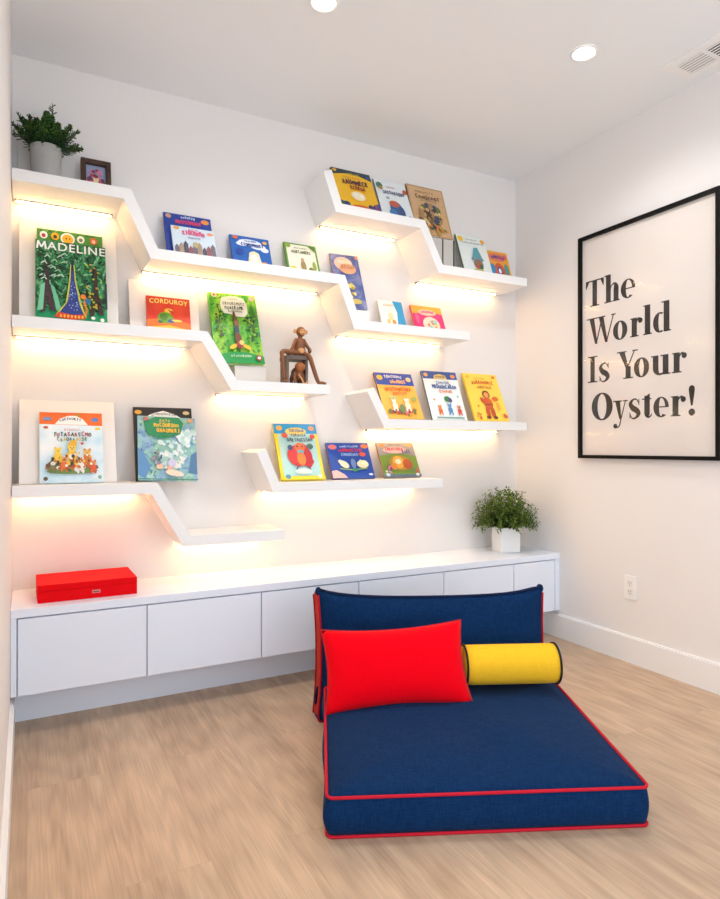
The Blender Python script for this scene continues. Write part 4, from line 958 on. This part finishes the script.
    def Y(w): return [[(.012, HC), (.012+t+.004, HC), (w*.57, .055), (w*.42, .055)], [(w*.50, .062), (w*.55, .055), (w*.88, HC), (w*.88-.007, HC)], rect(0, HC-hl, .012+t+.016, HC), rect(w*.74, HC-hl, w, HC)]+stem(w*.42, t, 0, .062, .014, .014)
    def u(w): return stem(.010, t, .030, HX)+[rect(0, HX-hl, .012, HX)]+stem(w-t-.010, t, 0, HX, 0, .010)+[rect(w-t-.022, HX-hl, w-t-.008, HX)]+ring((.010+w-.018)/2, .033, (w-.028)/2, .035, t, .010, 180, 270)+ring((.010+w-.018)/2, .033, (w-.028)/2, .035, .005, .010, 270, 350)
    def y(w): return [[(.012, HX), (.012+t, HX), (w*.57, .0), (w*.43, .0)], [(w*.52, .004), (w*.60, .004), (w*.86+.003, HX), (w*.86-.003, HX)], rect(0, HX-hl, .012+t+.012, HX), rect(w*.68, HX-hl, w, HX)]+stroke(crv([(w*.56, .006), (w*.44, -.034), (.022, -.045)]), ease([.007, .007, .007], 8))+[disc(.014, -.036, .0125)]
    def tt(w): return [rect(.014, .020, .014+t, .108), [(.014, .098), (.014+t, .098), (.014+t, .117), (.014+t-.006, .117)], rect(0, HX-.006, w*.92, HX)]+ring(.014+(w-.014)/2, .024, (w-.014)/2, .026, t, .009, 180, 270)+ring(.014+(w-.014)/2, .024, (w-.014)/2, .026, .005, .009, 270, 345)
    def ex(w): c = w/2; return [[(c-.0045, .046), (c+.0045, .046), (c+.0155, .118), (c+.013, .133), (c, .140), (c-.013, .133), (c-.0155, .118)], disc(c, .0155, .0165)]
    G.update({'T': T, 'h': h, 'e': e, 'W': Wl, 'o': o, 'O': O, 'r': r, 'l': l, 'd': d, 'I': I, 's': s, 'Y': Y, 'u': u, 'y': y, 't': tt, '!': ex})
    return G
def poster():
    t = thing('framed_poster', 'large black-framed poster with bold serif words on the right wall', 'poster', (R, (FY0+FY1)/2, FZ0), (0, 0, -PI/2))
    # local: x = towards the viewer along the wall (world -y), y = out of the wall is -y, z up
    w, h = FY0-FY1, FZ1-FZ0; b, dp = .018, .030
    bm = bmesh.new()
    for x0, x1, z0, z1 in ((-w/2, -w/2+b, 0, h), (w/2-b, w/2, 0, h), (-w/2+b, w/2-b, 0, b), (-w/2+b, w/2-b, h-b, h)): box(bm, x0, x1, -dp, -.0005, z0, z1)
    obj('frame', bm, BLACK, t)
    obj('paper', BX(-w/2+b, w/2-b, -.013, -.004, b, h-b), mat((228, 220, 214), .7), t)
    G = glyphs(); bm = bmesh.new()
    lines = [(1.842, [('T', .053, .174), ('h', .177, .276), ('e', .282, .370)]),
             (1.638, [('W', .059, .250), ('o', .233, .322), ('r', .339, .412), ('l', .416, .462), ('d', .471, .568)]),
             (1.433, [('I', .066, .132), ('s', .141, .211), ('Y', .258, .385), ('o', .361, .450), ('u', .460, .565), ('r', .573, .650)]),
             (1.230, [('O', .093, .231), ('y', .234, .324), ('s', .330, .399), ('t', .408, .467), ('e', .473, .557), ('r', .567, .645), ('!', .655, .693)])]
    for z, ls in lines:
        for ch, a, c in ls:
            for poly in G[ch](c-a):
                try: f = bm.faces.new([bm.verts.new((FY0-(2.535-a-x)*.995-w/2, -.0134, 1.0814+(z+y-1.0814)*.995-FZ0)) for x, y in poly])
                except ValueError: continue
                f.normal_update()
                if f.normal.y > 0: f.normal_flip()
    obj('lettering', bm, mat((34, 28, 26), .6), t)
    g = bpy.data.materials.new('picture_glass'); g.use_nodes = True; nt = g.node_tree; nt.nodes.clear()
    out = nt.nodes.new('ShaderNodeOutputMaterial'); mx = nt.nodes.new('ShaderNodeMixShader'); tr = nt.nodes.new('ShaderNodeBsdfTransparent'); gl = nt.nodes.new('ShaderNodeBsdfGlossy')
    gl.inputs['Roughness'].default_value = .11
    lw = nt.nodes.new('ShaderNodeLayerWeight'); lw.inputs['Blend'].default_value = .5
    pw = nt.nodes.new('ShaderNodeMath'); pw.operation = 'POWER'; pw.inputs[1].default_value = 5; nt.links.new(lw.outputs['Facing'], pw.inputs[0])
    fr = nt.nodes.new('ShaderNodeMath'); fr.operation = 'MULTIPLY_ADD'; fr.inputs[1].default_value = .92; fr.inputs[2].default_value = .05; nt.links.new(pw.outputs[0], fr.inputs[0])
    nt.links.new(fr.outputs[0], mx.inputs[0]); nt.links.new(tr.outputs[0], mx.inputs[1]); nt.links.new(gl.outputs[0], mx.inputs[2]); nt.links.new(mx.outputs[0], out.inputs[0])
    bm = bmesh.new(); f = bm.faces.new([bm.verts.new(p) for p in ((-w/2+b, -.020, b), (w/2-b, -.020, b), (w/2-b, -.020, h-b), (-w/2+b, -.020, h-b))])
    obj('glazing', bm, g, t)
poster()

# ------------------------------------------------------------------ outlet
def outlet():
    t = thing('wall_outlet', 'white double electrical outlet low on the right wall', 'outlet', (R, 2.191, .378), (0, 0, -PI/2))
    obj('cover_plate', BX(-.037, .037, -.0065, -.0003, -.060, .060, bev=.002), mat((240, 238, 234), .3), t)
    for z in (.021, -.021):
        s = obj('socket', BX(-.017, .017, -.0085, -.0064, z-.0165, z+.0165, bev=.001), mat((232, 230, 226), .3), t)
        for x in (-.006, .006): obj('slot', BX(x-.001, x+.001, -.0089, -.0084, z-.002, z+.008), mat((40, 38, 36), .6), s)
        obj('slot', BX(-.0022, .0022, -.0089, -.0084, z-.011, z-.007), mat((40, 38, 36), .6), s)
    obj('screw', lathe(bmesh.new(), [(.001, 0), (.003, 0), (.001, .0006)], 12), mat((210, 208, 204), .3, .5), t).matrix_local = Matrix.Translation((0, -.0065, 0)) @ Matrix.Rotation(PI/2, 4, 'X')
outlet()

# ------------------------------------------------------------------ ceiling vent
def vent():
    t = thing('ceiling_vent', 'white slatted air vent on the ceiling above the poster', 'vent', (2.53, 1.60, H))
    wt = mat((244, 243, 242), .5)
    x0, x1, y0, y1 = -.078, .104, -.25, .235
    bm = bmesh.new(); gx0, gx1 = -.036, .072
    for a, b, c, d in ((x0, gx0, y0, y1), (gx1, x1, y0, y1), (gx0, gx1, y0, -.215), (gx0, gx1, .195, y1), (gx0, gx1, .062, .078)): box(bm, a, b, c, d, -.0055, -.0005)
    obj('vent_frame', bm, wt, t)
    obj('duct_shade_sheet', BX(gx0, gx1, -.215, .066, -.0025, -.0008), mat((52, 50, 48), .9), t)  # dark sheet stands in for the shade inside the duct
    obj('duct_shade_sheet', BX(gx0, gx1, .066, .195, -.0025, -.0008), mat((150, 146, 142), .9), t)  # paler sheet: lighter shade behind this slat bank, put into the colour
    for (ya, yb, ang) in ((.078, .195, 1), (-.215, .062, -1)):
        for i in range(6):
            c = gx0+.009+i*.0180; s = .0052
            bm = bmesh.new(); prism_y(bm, [(c-s, -.0040), (c+s, -.0052 if ang > 0 else -.0028), (c+s, -.0060 if ang > 0 else -.0036), (c-s, -.0048)], ya, yb)
            obj('slat', bm, wt, t)
vent()

# ------------------------------------------------------------------ downlights
def downlight(x, y, label, energy):
    t = thing('downlight', label, 'ceiling light', (x, y, H), group='recessed ceiling downlights')
    bm = bmesh.new(); n = 40
    prof = [(.056, -.0005), (.056, -.004), (.050, -.006), (.044, -.004), (.042, -.0008)]
    rings = [[bm.verts.new((r*math.cos(2*PI*j/n), r*math.sin(2*PI*j/n), z)) for j in range(n)] for r, z in prof]
    for a, b in zip(rings, rings[1:]):
        for j in range(n): bm.faces.new((a[j], a[(j+1) % n], b[(j+1) % n], b[j]))
    bmesh.ops.recalc_face_normals(bm, faces=bm.faces[:])
    obj('trim_ring', bm, mat((242, 241, 240), .4), t, True)
    bm = bmesh.new(); bm.faces.new([bm.verts.new((.0425*math.cos(-2*PI*j/n), .0425*math.sin(-2*PI*j/n), -.002)) for j in range(n)])
    obj('lens', bm, mat((255, 240, 222), .5, emit=30.0), t)
    la = bpy.data.lights.new('downlight_lamp', 'SPOT'); la.energy = energy; la.color = (1, .96, .92); la.spot_size = math.radians(150); la.spot_blend = 1; la.shadow_soft_size = .05
    o = bpy.data.objects.new('lamp', la); COL.objects.link(o); o.parent = t; o.location = (0, 0, -.012)
DL = 38
downlight(2.07, 1.917, 'round recessed downlight nearer the ceiling vent', DL)
downlight(.977, 2.148, 'round recessed downlight at the top edge, left of the other', DL)

# ------------------------------------------------------------------ daylight from the open side behind the viewer
wd = bpy.data.worlds.new('daylight'); S.world = wd; wd.use_nodes = True
bg = wd.node_tree.nodes['Background']; bg.inputs['Color'].default_value = (.80, .905, 1.0, 1); bg.inputs['Strength'].default_value = 2.05

# ------------------------------------------------------------------ camera
cam = bpy.data.cameras.new('camera'); co = bpy.data.objects.new('camera', cam); COL.objects.link(co)
co.location = (0, 0, 1.0814); co.rotation_euler = (PI/2, 0, -.4839)
cam.sensor_fit = 'HORIZONTAL'; cam.sensor_width = 36; cam.lens = 36*633.3/720; cam.shift_y = (447.9-449.5)/720; cam.clip_start = .02
S.camera = co
S.view_settings.view_transform = 'Standard'; S.view_settings.look = 'None'; S.view_settings.gamma = 1; S.view_settings.use_curve_mapping = False
S.view_settings.exposure = 0.25
S.cycles.max_bounces = 10; S.cycles.diffuse_bounces = 6
